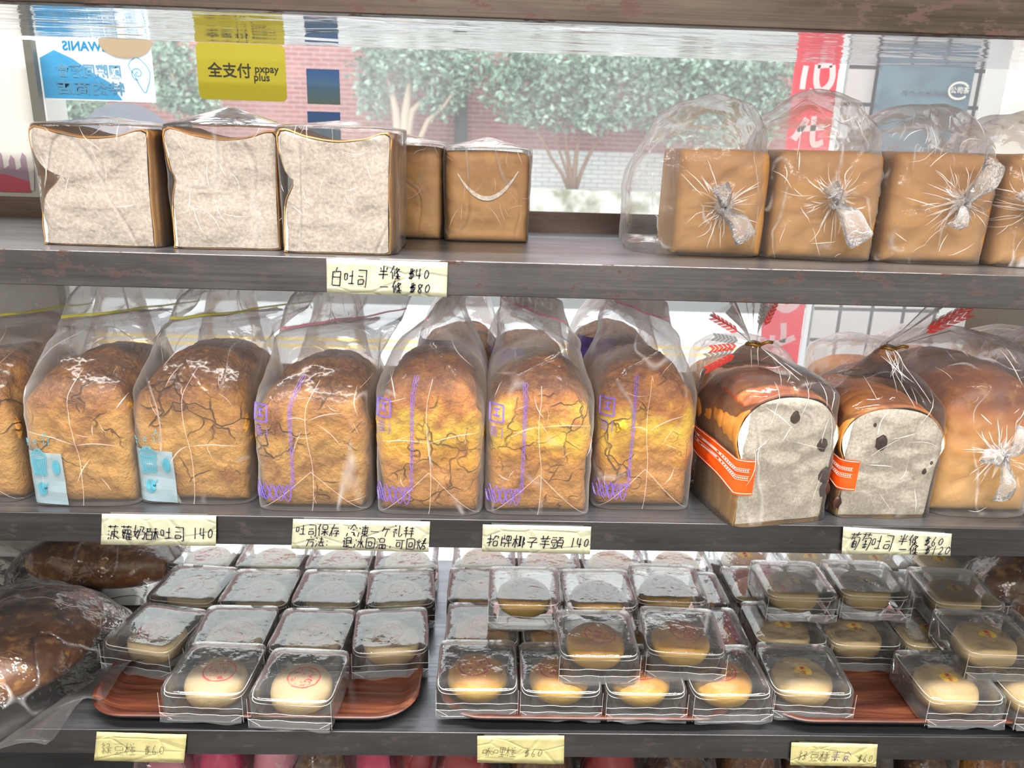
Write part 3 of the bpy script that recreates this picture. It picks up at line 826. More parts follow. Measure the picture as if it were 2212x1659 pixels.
# ------------------------------------------------------------------ shelf three: topped loaves in zip bags
def swirl(bag, mb, x0, v0, x1, v1, amp_, turns, wd, n=60):
    for ph in (0, PI):
        pts = []
        for i in range(n+1):
            t = i/n; o = amp_*math.sin(turns*2*PI*t+ph)
            dx, dv = x1-x0, v1-v0
            pts.append((x0+dx*t+(o if abs(dv) > abs(dx)*.5 else .0), v0+dv*t+(o*.35 if abs(dv) <= abs(dx)*.5 else 0)))
        bag.strip(mb, pts, wd)
def purple_print(bag, root, xl):
    mb = MB()
    swirl(bag, mb, xl+.02, .09, xl+.08, .52, .03, 7, .0006)
    bag.strip(mb, [(xl+.02, .09+.43*i/20) for i in range(21)], .0005); bag.strip(mb, [(xl+.055, .09+.43*i/20) for i in range(21)], .0005)
    swirl(bag, mb, -.97, .085, xl, .075, .07, 2.5, .0010); swirl(bag, mb, -.97, .075, xl, .085, .05, 3.5, .0007)
    # square badge with bars and a small badge below it
    cxn, cv = -.80, .37
    for a, b, w_ in [((-.12, -.035), (.12, -.035), .002), ((-.12, .035), (.12, .035), .002), ((-.12, -.035), (-.12, .035), .002), ((.12, -.035), (.12, .035), .002), ((-.06, .013), (.06, .013), .0022), ((-.06, -.013), (.06, -.013), .0022), ((.0, .013), (.0, -.013), .0018)]:
        bag.strip(mb, [(cxn+a[0]+(b[0]-a[0])*i/4, cv+a[1]+(b[1]-a[1])*i/4) for i in range(5)], w_)
    for k in range(4): bag.strip(mb, [(-.9+.12*i/4, .29+.009*k) for i in range(5)], .0012)
    bag.strip(mb, [(-.72+.03*math.cos(q), .30+.02*math.sin(q)) for q in np.linspace(-1.2, 1.2, 7)], .0008)
    mb.build('printed_border', M['purple'], root)
def blue_print(bag, root):
    mb = MB(); bag.patch(mb, lambda u, v: bag.front(-.985+.72*u*(1-.03*v), .012+.165*v+.012*(1-u), .0012), 14, 10)
    pt = mb.build('printed_patch', M['bluepatch'], root)
    mb = MB()
    def el(cx, cv, rx, rv, wd, a0=0, a1=2*PI, n=22): bag.strip(mb, [(cx+rx*math.cos(q), cv+rv*math.sin(q)) for q in np.linspace(a0, a1, n)], wd, .002)
    for k in range(5): el(-.70, .170+.006*k, .15-.025*k, .010, .0008)
    for k in range(9):
        f = -1+2*k/8; bag.strip(mb, [(-.70+f*.14, .162), (-.70+f*.105, .115)], .0013, .002)
    for f in (.162, .115): bag.strip(mb, [(-.84+.28*i/6, f-.004*math.sin(PI*i/6)) for i in range(7)], .001, .002)
    for k in range(6): el(-.40, .135, .055*(k+1)/6, .02*(k+1)/6, .0012)
    for k in range(5): el(-.70, .075, .075*(k+1)/5, .018*(k+1)/5, .0013)
    bag.strip(mb, [(-.79, .085), (-.83, .09)], .001, .002); bag.strip(mb, [(-.64, .083), (-.58, .092)], .0016, .002)
    for (sx_, sv, r_) in ((-.92, .225, .05), (-.72, .235, .035), (-.52, .245, .085)):
        st = [(sx_+r_*(1 if k % 2 == 0 else .45)*math.sin(k*PI/5), sv+r_*.36*(1 if k % 2 == 0 else .45)*math.cos(k*PI/5)) for k in range(11)]
        bag.strip(mb, st, .0008, .002)
    mb.build('print', M['blueprint'], pt)
    mb = MB(); bag.strip(mb, [(-.66, .079), (-.63, .076), (-.61, .08)], .0016, .0024); mb.build('print', M['bluedark'], pt)

def seams_and_glints(bag, root, gus=True, tw=.5):
    mb = MB()
    bag.strip(mb, [(.0+.04*math.sin(i*.3), .005+tw*i/24) for i in range(25)], .0007)
    if gus:
        for sgn in (-1, 1): bag.strip(mb, [(sgn*(.93-.93*i/10), .01+.13*i/10) for i in range(11)], .0007)
    q = random.Random(int(bag.seed*10)); a0 = q.uniform(.2, .36)
    for k, (x0, v0, x1, v1) in enumerate([(.02, a0, q.uniform(.5, .95), a0+q.uniform(-.06, .05)), (-.02, a0, -q.uniform(.3, .9), a0+q.uniform(-.08, .08))]):
        bag.strip(mb, [(x0+(x1-x0)*i/8, v0+(v1-v0)*i/8+.008*math.sin(PI*i/8)) for i in range(9)], [.0003+.0011*math.sin(PI*i/8) for i in range(9)])
    glints(bag, root, 9, bag.seed, (.03, .6), mb=mb)  # painted crease highlights join the real seams in one mesh
    mb.build('bag_seam_glint', M['seam'], root)

def zip_loaf(pl, pr, topy, lab, mat, kind, zipc, prints, seed, d=.18, rot=.72, lean=(.02, .02), grp='topped loaves in zip bags', yoff=0.0, ztop=.248, dense=True):
    c, rz, w = seat(pl, pr, -.3); c = c+np.array([0, yoff, 0])
    h = at((pl[0]+pr[0])/2, topy, Y=c[1]+.03)[2]+.3
    t = thing('zip_bagged_loaf', lab, 'bread', c, rz*.5, grp)
    loaf(t, 'loaf', [(x+.012*math.sin(seed+i*1.7), z*(1+.012*math.sin(seed*2+i))) for i, (x, z) in enumerate(PINE)], w*.98, h*.945, d, mat, None, dome=.12, rnd=.016, amp=.003, seed=seed, lump=.0024)
    W2 = w*1.02
    if kind == 'wide':
        K = [(0, .0008, W2+.006, d+.012, 0, d/2, 0, 8), (.2, h*.45, W2+.006, d+.010, 0, d/2, 0, 8), (.42, h*.86, W2+.004, d+.006, 0, d/2, 0, 6), (.58, h*1.14, W2*.98, d*.74, lean[0]*.3, d/2, rot*.25, 4),
             (.66, h*1.16+(ztop-h*1.16)*.16, W2*1.1, d*.42, lean[0]*.7, d/2+lean[1]*.3, rot*.6, 3), (.73, h*1.16+(ztop-h*1.16)*.34, W2*1.36, .014, lean[0]*1.3, d/2+lean[1]*.5, rot, 2.2), (.86, h*1.16+(ztop-h*1.16)*.75, W2*1.42, .010, lean[0]*1.7, d/2+lean[1]*.9, rot*1.04, 2), (1, ztop, W2*1.42, .005, lean[0]*2.1, d/2+lean[1]*1.3, rot*1.08, 2)]
    else:
        K = [(0, .0008, W2+.006, d+.012, 0, d/2, 0, 8), (.2, h*.45, W2+.006, d+.010, 0, d/2, 0, 8), (.42, h*.86, W2+.006, d+.004, 0, d/2, 0, 6), (.55, h*1.05, W2*.9, d*.98, lean[0]*.2, d/2, 0, 3.4),
             (.70, h*1.05+(ztop-h*1.05)*.45, W2*.42, d*.92, lean[0]*.6, d/2+lean[1]*.4, rot, 2.6), (.80, h*1.05+(ztop-h*1.05)*.66, .022, d*.86, lean[0], d/2+lean[1]*.7, rot, 2.2), (1, ztop, .007, d*.8, lean[0]*1.8, d/2+lean[1], rot, 2)]
    bg = Bag(K, .0013, seed, 1.0)
    bo = bg.build('bag', M['film_zip'], t, 96, 60)
    bg.mouth(.70 if kind == 'wide' else .78, bo)
    mb = MB()
    P = [np.array(bg.pt(a, .765, .0012)) for a in np.linspace(PI*1.0, PI*2.0, 22)] if kind == 'wide' else [np.array(bg.pt(a, .86, .0012)) for a in np.linspace(PI*.55, PI*1.5, 22)]
    ribbon(mb, P, [.0036-.0016*i/21 for i in range(22)], (0, -.9, .4) if kind == 'wide' else (-.9, -.4, .2))
    mb.build('zip_strip', M[zipc], bo)
    seams_and_glints(bg, bo, prints != 'blue')
    if prints == 'purple': purple_print(bg, bo, -.34)
    if prints == 'blue': blue_print(bg, bo)
    return t
zip_loaf((-165, 1078), (52, 1080), 800, 'golden topped loaf in a zip bag, cut off by the left edge of the photo', M['pine'], 'wide', 'yellow_zip', '', 3.1)
zip_loaf((75, 1091), (298, 1087), 792, 'pale golden loaf in a yellow-zip bag with blue cupcake print, left of its twin', M['pine'], 'wide', 'yellow_zip', 'blue', 8.2, lean=(.025, .03))
zip_loaf((305, 1083), (543, 1086), 788, 'golden loaf with brown scorch in a blue cupcake print bag, right of its twin', M['pine'], 'wide', 'yellow_zip', 'blue', 12.7, lean=(.03, .03))
zip_loaf((560, 1098), (795, 1101), 815, 'brown crusted loaf in a purple print bag with a long pink zip', M['pine'], 'wide', 'pink_zip', 'purple', 17.9, lean=(.02, .03))
zip_loaf((818, 1105), (1036, 1111), 800, 'orange and yellow topped loaf in a gabled purple print bag, left of the coconut loaves', M['coco'], 'gable', 'pink_zip', 'purple', 23.4, rot=-.2, lean=(.012, .0))
zip_loaf((1052, 1107), (1268, 1111), 815, 'bright yellow topped loaf in a gabled purple print bag, in the middle of three', M['coco'], 'gable', 'pink_zip', 'purple', 27.5, rot=.5, lean=(-.008, .01))
zip_loaf((1283, 1096), (1485, 1098), 800, 'yellow topped loaf in a gabled purple print bag beside the raisin loaf', M['coco'], 'gable', 'pink_zip', 'purple', 33.3, rot=.35, lean=(-.004, .01))
# second row of topped loaves behind
backrow = [(930, 1050, 716, 'brown loaf in a purple banded bag, behind the left coconut loaf'), (1085, 1190, 735, 'dark brown loaf behind the middle coconut loaf'),
           (1275, 1395, 712, 'brown loaf in a clear zip bag behind the right coconut loaf'), (640, 760, 800, 'dark loaf in the back row behind the pink zip bag'), (400, 520, 800, 'dark loaf in the back row behind the right cupcake bag'), (150, 270, 800, 'dark loaf in the back row behind the left cupcake bag')]
for i, (x0, x1, ty, lab) in enumerate(backrow):
    a, b = at(x0, 800, Y=.235), at(x1, 800, Y=.235)
    c = np.array([(a[0]+b[0])/2, .235, -.3]); w = .115
    h = at((x0+x1)/2, ty, Y=.27)[2]+.3
    t = thing('zip_bagged_loaf', lab, 'bread', c, 0, 'loaves in the back row')
    loaf(t, 'loaf', PINE, w, h*.95, .15, M['pine'], None, dome=.02, rnd=.016, amp=.002, seed=70+i*3, lump=.0012)
    d = .15
    bg = Bag([(0, .0008, w+.006, d+.008, 0, d/2, 0, 8), (.35, h*.8, w+.008, d+.006, 0, d/2, 0, 6), (.6, h*1.06, w*.9, d*.8, 0, d/2, 0, 3.4), (.8, h*1.06+(.255-h*1.06)*.6, w*.55, d*.3, .008, d/2, .3, 2.4), (1, .256, w*.5, .008, .012, d/2, .4, 2)], .0014, 80+i*2.1, 1.0)
    bo = bg.build('bag', M['film_zip'], t, 80, 44)
    bg.mouth(.72, bo)
    if i < 3:
        mb = MB(); bg.patch(mb, lambda u, v: bg.front(-.97+.9*u, .36+.13*v, .0012), 10, 5); mb.build('printed_band', seam_mat('dark_purple_band', (84, 58, 140), .85) if i == 0 else M['purple'], bo)

# raisin loaves in twist-tied bags
def wheat(mb, base, tip, lw, nrm):
    base, tip = np.array(base), np.array(tip); d = tip-base; L = np.linalg.norm(d); d = d/L
    sd = np.cross(d, nrm); sd /= np.linalg.norm(sd)
    for k in range(6):
        o = base+d*L*(.35+.65*k/6)
        for sg in (-1, 1):
            p0 = o; p1 = o+d*L*.10+sd*sg*lw; p2 = o+d*L*.19+sd*sg*lw; p3 = o+d*L*.09
            b = len(mb.V); mb.V += [tuple(p0), tuple(p1), tuple(p2), tuple(p3)]; mb.F.append((b, b+1, b+2, b+3))
def tie_loaf(pl, pr, topy, lab, seed, neck, flare, turn, cut=True, band=True, d=.12, fan=(120, 185)):
    c, rz, w = seat(pl, pr, -.3)
    h = at((pl[0]+pr[0])/2, topy, Y=c[1])[2]+.3
    t = thing('twist_tied_loaf', lab, 'bread', c, turn, 'raisin loaves in twist-tied bags')
    b = loaf(t, 'loaf', RAISIN, w, h, d, M['crust_gold'], M['crumb_raisin'], seed=seed, dome=.05, rnd=.02, amp=.0016, lump=.0008, slices=5)
    rr = random.Random(seed)
    for (x, z, r) in neck['raisins']:
        mb = MB(); V, F = [], []
        for j in range(7):
            for i in range(10):
                th, ph = PI*j/6, 2*PI*i/10; q = r*(1+.35*ns(math.cos(ph), math.sin(ph), th, 1.6, seed+x*90))
                V.append((x*w+q*math.sin(th)*math.cos(ph), -.0006+.32*q*math.sin(th)*math.sin(ph), z*h+q*1.25*math.cos(th)))
        for j in range(6):
            for i in range(10): F.append((j*10+i, j*10+(i+1) % 10, (j+1)*10+(i+1) % 10, (j+1)*10+i))
        mesh('raisin', V, F, M['raisin'], b)
    nx, ny, nz = neck['pos']
    bg = Bag([(0, .0008, w+.010, d+.014, 0, d/2, 0, 7), (.25, h*.55, w+.014, d+.014, 0, d/2, 0, 6), (.45, h*.97, w+.012, d+.012, 0, d/2, 0, 4.5), (.6, h*1.0+(nz-h)*.3, w*.82, d*.85, nx*.3, d/2+(ny-d/2)*.3, 0, 3),
              (.8, h+(nz-h)*.62, w*.4, d*.42, nx*.7, d/2+(ny-d/2)*.7, 0, 2.2), (.94, nz-.006, .022, .02, nx, ny, 0, 2), (1, nz, .010, .010, nx, ny, 0, 2)], .0017, seed, .8)
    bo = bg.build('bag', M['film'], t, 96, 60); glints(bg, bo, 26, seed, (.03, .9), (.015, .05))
    if band:
        def bp(u, v, off=.0013):
            a = PI*(1.42-.47*u)
            vv = .125+.115*v+.035*max(0, u-.45)/.55
            return bg.pt(a, vv, off)
        mb = MB(); bg.patch(mb, lambda u, v: bp(u, v), 26, 6); o = mb.build('orange_band', M['orange'], bo)
        mb = MB()
        for v in (.05, .95): ribbon(mb, [np.array(bp(u, v, .002)) for u in np.linspace(0.01, .99, 26)], .0008, (-.5, -.85, 0))
        for v in (.42, .63):
            for dv in (-.05, .05): ribbon(mb, [np.array(bp(u, v+dv, .002)) for u in np.linspace(.1, .99, 26)], .0005, (-.5, -.85, 0))
            for k in range(17):
                u0 = .12+k*.05; ribbon(mb, [np.array(bp(u, v, .002)) for u in (u0, u0+.015, u0+.03)], .0016, (-.5, -.85, 0))
        mb.build('band_print', M['cream_print'], o)
        if seed < 45:
            V_, F_ = text_mesh('EXCLENR TOA', .0085, .02, False, 'LEFT'); mb = MB()
            q = []
            for a_, b_, z_ in V_: q.append(bg.pt(PI*(1.02+a_*3.4), .47+b_*2.6-a_*.9, .0015))
            mb.add(q, F_); mb.build('red_lettering', M['redprint'], bo)
    # ruffle above the tie
    fm = MB(); n = 40; m = 12; ddir = np.array(flare['dir'], float); ddir /= np.linalg.norm(ddir)
    e1 = np.cross(ddir, [0, 1, 0]); e1 /= np.linalg.norm(e1); e2 = np.cross(ddir, e1)
    for j in range(m+1):
        s_ = j/m
        for i in range(n):
            q = 2*PI*i/n; r = .005+flare['r']*s_**1.3*(1+.42*math.sin(6*q+seed)+.2*math.sin(11*q))
            p = np.array([nx, ny, nz])+ddir*flare['L']*s_*(1+.12*math.sin(5*q))+e1*r*math.cos(q)+e2*r*.55*math.sin(q)
            p[2] = min(p[2], .258)
            fm.V.append(tuple(p))
    for j in range(m):
        for i in range(n): fm.F.append((j*n+i, j*n+(i+1) % n, (j+1)*n+(i+1) % n, (j+1)*n+i))
    ro = fm.build('bag_ruffle', M['film_soft'], bo, True)
    for k, (ax, az, L) in enumerate(flare['wheat']):
        mb = MB()
        tip = np.array([nx+ax*L, ny-.012, min(nz+az*L, .255)])
        wheat(mb, (nx+ax*L*.15, ny-.008, nz+az*L*.15), tip, .0045, (0, -1, 0))
        mb.build('wheat_print', M['redprint' if k % 2 == 0 else 'greyprint'], ro)
    tt = MB().tube([(nx+.0075*math.cos(q), ny+.0075*math.sin(q), nz-.002+.001*math.sin(q*2)) for q in np.linspace(0, 2*PI, 18)], .0022, 6)
    tt.tube([(nx+.006, ny-.005, nz-.002), (nx+.014, ny-.008, nz+.002), (nx+.02, ny-.008, nz+.001)], .002, 6)
    tt.build('twist_tie', plain('gold_tie', (128, 92, 34), .35, .6), t, True)
    return t
tie_loaf((1570, 1124), (1792, 1131), 852, 'raisin loaf with orange band and spread wheat print ruffle, turned to show its side', 41.0,
         {'pos': (-.025, .06, .205), 'raisins': [(.02, .83, .006), (.36, .60, .0065), (.44, .36, .008), (.46, .24, .008)]},
         {'dir': (-.25, 0, 1), 'L': .05, 'r': .03, 'wheat': [(-1.0, .55, .062), (-1.05, .2, .055), (-1.0, -.05, .06), (-1.1, -.2, .06), (-1.05, -.45, .06), (.0, 1, .05), (.3, 1, .05)]}, .22)
tie_loaf((1800, 1112), (2008, 1117), 878, 'raisin loaf with orange band and red ruffle leaning right, facing forward', 47.0,
         {'pos': (.0, .05, .20), 'raisins': [(-.14, .68, .0075), (-.5, .13, .006), (.36, .42, .003), (.42, .5, .002), (-.24, .84, .002)]},
         {'dir': (1.0, 0, .62), 'L': .07, 'r': .012, 'wheat': [(1.0, .62, .085), (1.0, .78, .085), (1.0, .5, .085)]}, .04)
# whole raisin loaves with knotted bags
for i, (pl, pr, ty, lab, yo) in enumerate([((2012, 1118), (2235, 1122), 838, 'whole raisin loaf in a knotted bag, end crust facing out', .012), ((2262, 1120), (2490, 1126), 838, 'whole raisin loaf in a bag, cut off by the right edge', .012)]):
    c, rz, w = seat(pl, pr, -.3); c = c+np.array([0, yo, 0])
    h = at((pl[0]+pr[0])/2, ty, Y=c[1])[2]+.3
    t = thing('knot_bagged_loaf', lab, 'bread', c, 0, 'whole raisin loaves on the right')
    loaf(t, 'loaf', PINE, w, h, .2, M['crust_gold'], None, dome=.08, rnd=.018, amp=.0014, seed=90+i, lump=.0008)
    knot_bag(t, w, .2, h, .045, 44+i*3, (.002, .082), .0)
    knot_part(t, .002, -.013, .082, 71+i, [(1.25, .045, .011), (-1.45, .05, .010), (2.9, .03, .008)])
for i, (x0, x1, ty, lab) in enumerate([(1560, 1700, 800, 'brown raisin loaf in the back row behind the ruffled bag'), (1830, 1960, 800, 'brown raisin loaf in the back row behind the leaning ruffle'), (2000, 2120, 770, 'brown domed loaf in the back row near the right edge'), (2170, 2290, 775, 'brown domed loaf in the back row at the right edge')]):
    a, b = at(x0, 820, Y=.19+.02*i), at(x1, 820, Y=.19+.02*i); d = .16 if i > 1 else .18
    y0 = .165 if i < 2 else .24
    c = np.array([(a[0]+b[0])/2, y0, -.3]); w = .118; h = at((x0+x1)/2, ty, Y=y0+.05)[2]+.3
    t = thing('knot_bagged_loaf', lab, 'bread', c, 0, 'raisin loaves in the back row')
    loaf(t, 'loaf', PINE, w, h*.96, d-.01, M['crust_gold'], None, dome=.05, rnd=.02, amp=.0014, seed=97+i*2)
    knot_bag(t, w, d-.01, h, .04, 60+i*2.2, None, 0)

# ------------------------------------------------------------------ shelf four: trays and boxed pastries
def tray(x0, x1, y0, y1, label):
    cx, cyy = (x0+x1)/2, (y0+y1)/2
    t = thing('serving_tray', label, 'tray', (cx, cyy, -.6), 0, 'wood-grain trays on the fourth shelf')
    hw, hd = (x1-x0)/2, (y1-y0)/2
    def rr(off, z, r):
        P = []
        for k, (sx, sy) in enumerate(((1, -1), (1, 1), (-1, 1), (-1, -1))):
            for i in range(9):
                a = -PI/2+k*PI/2+i/8*PI/2
                P.append((sx*(hw+off-r)+r*math.cos(a), sy*(hd+off-r)+r*math.sin(a), z))
        return P
    def skin(name, prof, mat, parent, capF=True, capB=False):
        mb = MB(); n = 36
        for off, z, r in prof: mb.V += rr(off, z, r)
        for j in range(len(prof)-1):
            for i in range(n): mb.F.append((j*n+i, j*n+(i+1) % n, (j+1)*n+(i+1) % n, (j+1)*n+i))
        if capF: mb.F.append(tuple((len(prof)-1)*n+i for i in range(n)))
        if capB: mb.F.append(tuple(reversed(range(n))))
        return mb.build(name, mat, parent, True)
    o = skin('underside', [(-.026, .0005, .04), (-.022, .001, .042), (-.004, .014, .054), (.0, .0185, .056), (.0005, .0205, .056)], M['black'], t, False, True)
    skin('tray_bed', [(.0005, .0205, .056), (-.001, .022, .055), (-.006, .0215, .05), (-.018, .011, .042), (-.026, .0075, .036), (-.04, .0065, .025)], M['wood'], t)
    return t
xa = at(197, 1500, Z=-.58)[0]; xb = at(908, 1480, Z=-.58)[0]
tray(xa, xb, .0005, .405, 'wood-grain tray with a bare front strip, left of the three')
xa2 = at(946, 1560, Z=-.58)[0]; xb2 = at(1612, 1575, Z=-.58)[0]
tray(xa2, xb2, .003, .405, 'wood-grain tray hidden under curry pastries, middle of the three')
xa3 = at(1668, 1560, Z=-.58)[0]
tray(xa3, xa3+.43, .002, .405, 'wood-grain tray with an empty gap showing, right of the three')

def lathe(prof, n=40, seed=0.0, amp=.0006, sq=0.0):
    V, F = [], []
    for r, z in prof:
        for i in range(n):
            a = 2*PI*i/n
            q = r*(1+sq*(abs(math.cos(2*a))*-1+.5)*.2)
            x, y = q*math.cos(a), q*math.sin(a); k = amp*fbm(x, y, z, 60, seed)
            V.append((x+k*math.cos(a), y+k*math.sin(a), max(0, z+k*.8)))
    for j in range(len(prof)-1):
        for i in range(n): F.append((j*n+i, j*n+(i+1) % n, (j+1)*n+(i+1) % n, (j+1)*n+i))
    F.append(tuple(reversed(range(n)))); F.append(tuple((len(prof)-1)*n+i for i in range(n)))
    return V, F
BH = .046
PR_M = [(.030, 0), (.0345, .002), (.0372, .008), (.0382, .018), (.0372, .026), (.0335, .0325), (.026, .0362), (.015, .0378), (.006, .0382), (.001, .0383)]
PR_C = [(.022, 0), (.029, .002), (.0355, .009), (.0385, .019), (.0370, .028), (.0315, .0355), (.023, .0398), (.013, .0415), (.005, .042), (.001, .042)]
PR_V = [(.027, 0), (.0335, .002), (.0375, .010), (.0385, .020), (.0365, .029), (.0305, .036), (.022, .0395), (.012, .041), (.005, .0413), (.001, .0413)]
def make_boxed(kind, seed):
    t = thing('boxed_pastry', 'x', 'pastry box')
    V, F = lathe({'mung': PR_M, 'curry': PR_C, 'vegan': PR_V}[kind], seed=seed, amp=.0011 if kind != 'mung' else .0007)
    V = [(x, y, z+.002) for x, y, z in V]
    p = mesh('pastry', V, F, M[kind], t)
    if kind == 'vegan':
        mb = MB(); b = 24
        def top(x, y): r = math.hypot(x, y); return .0433-.0105*(r/.026)**2.2+.0019
        for k in (.35, .7, 1.0):
            for i in range(b):
                a = 2*PI*i/b; x, y = .0112*k*math.cos(a)-.002, .0092*k*math.sin(a)-.006; mb.V.append((x, y, top(x, y)))
        mb.F.append(tuple(range(b)))
        for j in range(2):
            for i in range(b): mb.F.append((j*b+i, j*b+(i+1) % b, (j+1)*b+(i+1) % b, (j+1)*b+i))
        so = mb.build('oval_sticker', plain('yellow_sticker', (242, 196, 20), .4), p)
        tm = MB()
        for k, chh in enumerate('素食'):
            V_, F_ = text_mesh(chh, .0066, .012)
            q = []
            for a, bb, z in V_:
                x, y = a*1.1-.002, bb-.006+(.0034 if k == 0 else -.0038); q.append((x, y, top(x, y)+.0004+z))
            tm.add(q, F_)
        tm.build('sticker_text', M['redprint'], so)
    # clear clamshell: ribbed base, rim, flat lid
    bx = Bag([(0, .0012, .084, .084, 0, 0, 0, 6), (.45, .018, .090, .090, 0, 0, 0, 7), (.7, .033, .094, .094, 0, 0, 0, 7), (.8, .040, .096, .096, 0, 0, 0, 7), (1, BH-.003, .0945, .0945, 0, 0, 0, 7)], .00008, seed, 0)
    ob = bx.build('clear_box', M['box'], t, 64, 10, cap_top=True)
    rm = MB()
    for (zz, w_, wd) in ((BH-.0035, .0975, .0012), (.037, .0985, .0010)):
        pts = []
        for i in range(65):
            a = 2*PI*i/64+.05; p_ = 7
            x = w_/2*math.copysign(abs(math.cos(a))**(2/p_), math.cos(a)); y = w_/2*math.copysign(abs(math.sin(a))**(2/p_), math.sin(a))
            pts.append((x, y, zz))
        rm.tube(pts, wd*.42, 5, False)
    rm.build('rim', M['rim'], ob, True)
    wr = Bag([(0, .0008, .1005, .1005, 0, 0, 0, 11), (.5, .022, .1015, .1015, 0, 0, 0, 11), (.85, BH-.004, .1015, .1015, 0, 0, 0, 11), (1, BH, .1000, .1000, 0, 0, 0, 11)], .0006, seed+2, .2)
    ow = wr.build('film_wrapper', M['film_wrap'], t, 72, 10, cap_top=True)
    fm = MB(); n = 14
    for j in range(4):
        for i in range(n+1):
            x = -.049+.098*i/n; yy = -.0514-.0011*j-.001*math.sin(i*1.1+seed); zz = .013-.0036*j+.0018*math.sin(i*.8+seed*2)*(j/3)
            fm.V.append((x, yy, max(zz, .0012)))
    for j in range(3):
        for i in range(n):
            k = j*(n+1)+i; fm.F.append((k, k+1, k+n+2, k+n+1))
    fm.build('sealed_flap', M['flap'], ow, True)
    cr = MB()
    for zz in (.024, .0135): cr.tube([(-.0505+.101*i/12, -.0515-.0004*math.sin(i), zz+.0006*math.sin(i*1.7+seed)) for i in range(13)], .00035, 4)
    for sx in (-1, 1):
        cr.tube([(sx*.0503, -.0503, .002), (sx*.0503, -.0503, BH-.001)], .0003, 4); cr.tube([(sx*.0503, -.0513, .014), (sx*.036, -.0513, .004)], .0003, 4)
    cr.build('fold_line', M['fold'], ow)
    return t
BSC, BSZ = 1.04, .93
protos = {k: [make_boxed(k, s) for s in (1.3, 6.7, 9.9)] for k in ('mung', 'curry', 'vegan')}
used = {}
for ps in protos.values():
    for r in ps: r.scale = (BSC, BSC, BSZ)
Z1 = -.592; Z2 = Z1+BH*BSZ+.0015
def put_box(kind, px, py, layer, rz, lab, grp, dz=0.0):
    zb = (Z1 if layer == 0 else Z2)+dz
    c = at(px, py, Z=zb+BH*BSZ)
    k = len(used.setdefault(kind, [])); used[kind].append(1)
    if k < 3:
        r = protos[kind][k]; r.location = (float(c[0]), float(c[1]), zb); r.rotation_euler = (0, 0, rz); r['label'] = lab; r['group'] = grp
    else:
        dup(protos[kind][k % 3], (c[0], c[1], zb), rz, lab, grp)
ORD = ['first', 'second', 'third', 'fourth', 'fifth']
gm = 'boxed red-stamped pastries on the left tray'
for (x, y, rz, lab) in [(465, 1447, -.04, 'boxed cream pastry alone in front on the left tray, left of the front pair'), (650, 1461, -.06, 'boxed cream pastry with bold red stamp, right of the front pair on the left tray')]:
    put_box('mung', x, y-7, 0, rz, lab, gm, .005)
for i, (x, y, rz) in enumerate([(338, 1352, -.20), (505, 1352, .0), (675, 1358, -.03), (845, 1358, .10)]):
    put_box('mung', x, y, 0, rz, 'boxed cream pastry, %s from the left in the left tray\'s second row from the front' % ORD[i], gm)
for i, (x, y, rz) in enumerate([(418, 1258, -.10), (563, 1266, .0), (716, 1268, -.02), (866, 1266, .10)]):
    put_box('mung', x, y, 0, rz, 'boxed cream pastry, %s from the left in the left tray\'s third row from the front' % ORD[i], gm)
for i, (x, y, rz) in enumerate([(448, 1190, -.06), (592, 1193, .0), (738, 1196, .0), (880, 1196, .06)]):
    put_box('mung', x, y, 0, rz, 'boxed cream pastry, %s from the left in the left tray\'s rear row' % ORD[i], gm)
gc = 'boxed curry pastries on the middle tray'
for i, (x, y, rz) in enumerate([(1032, 1442, .01), (1208, 1447, -.01), (1384, 1451, .01), (1562, 1453, .03)]):
    put_box('curry', x, y-9, 0, rz, 'boxed yellow curry pastry, %s from the left in the middle tray\'s front row' % ORD[i], gc, .006)
for i, (x, y) in enumerate([(1042, 1344), (1205, 1348), (1366, 1351), (1528, 1354)]):
    put_box('curry', x, y, 0, .0, 'boxed curry pastry, %s from the left in the middle tray\'s second row, lower layer' % ORD[i], gc)
for i, (x, y) in enumerate([(1040, 1262), (1190, 1266), (1340, 1269), (1492, 1271)]):
    put_box('curry', x, y, 0, .0, 'boxed curry pastry, %s from the left in the middle tray\'s third row, lower layer' % ORD[i], gc)
for i, (x, y) in enumerate([(1046, 1194), (1184, 1197), (1322, 1200), (1462, 1202)]):
    put_box('curry', x, y, 0, .0, 'boxed curry pastry, %s from the left in the middle tray\'s rear row' % ORD[i], gc)
for (x, y, rz, lab) in [(1132, 1262, -.01, 'left of three boxed curry pastries in the upper layer\'s rear row'), (1292, 1268, .02, 'middle of three boxed curry pastries in the upper layer\'s rear row'), (1440, 1256, -.03, 'right of three boxed curry pastries in the upper layer\'s rear row'),
                        (1287, 1364, .0, 'boxed curry pastry stacked on top above the front row, left one of two'), (1472, 1358, -.07, 'boxed curry pastry stacked on top above the front row, right one of two')]:
    put_box('curry', x, y, 1, rz, lab, gc)
gv = 'boxed yellow-stickered pastries on the right tray'
for (x, y, rz, lab) in [(1735, 1447, -.06, 'boxed stickered pastry alone at the front left of the right tray'), (2048, 1462, .0, 'boxed stickered pastry right of the empty gap on the right tray'), (2232, 1470, .0, 'boxed stickered pastry cut off by the right edge, front row of the right tray')]:
    put_box('vegan', x, y-7, 0, rz, lab, gv, .005)
for i, (x, y) in enumerate([(1692, 1342), (1846, 1347), (2002, 1350), (2160, 1353)]):
    put_box('vegan', x, y, 0, -.02, 'boxed stickered pastry, %s from the left in the right tray\'s middle row, lower layer' % ORD[i], gv)
for i, (x, y) in enumerate([(1640, 1258), (1790, 1262), (1940, 1265), (2090, 1268)]):
    put_box('vegan', x, y, 0, .0, 'boxed stickered pastry, %s from the left in the right tray\'s third row, lower layer' % ORD[i], gv)
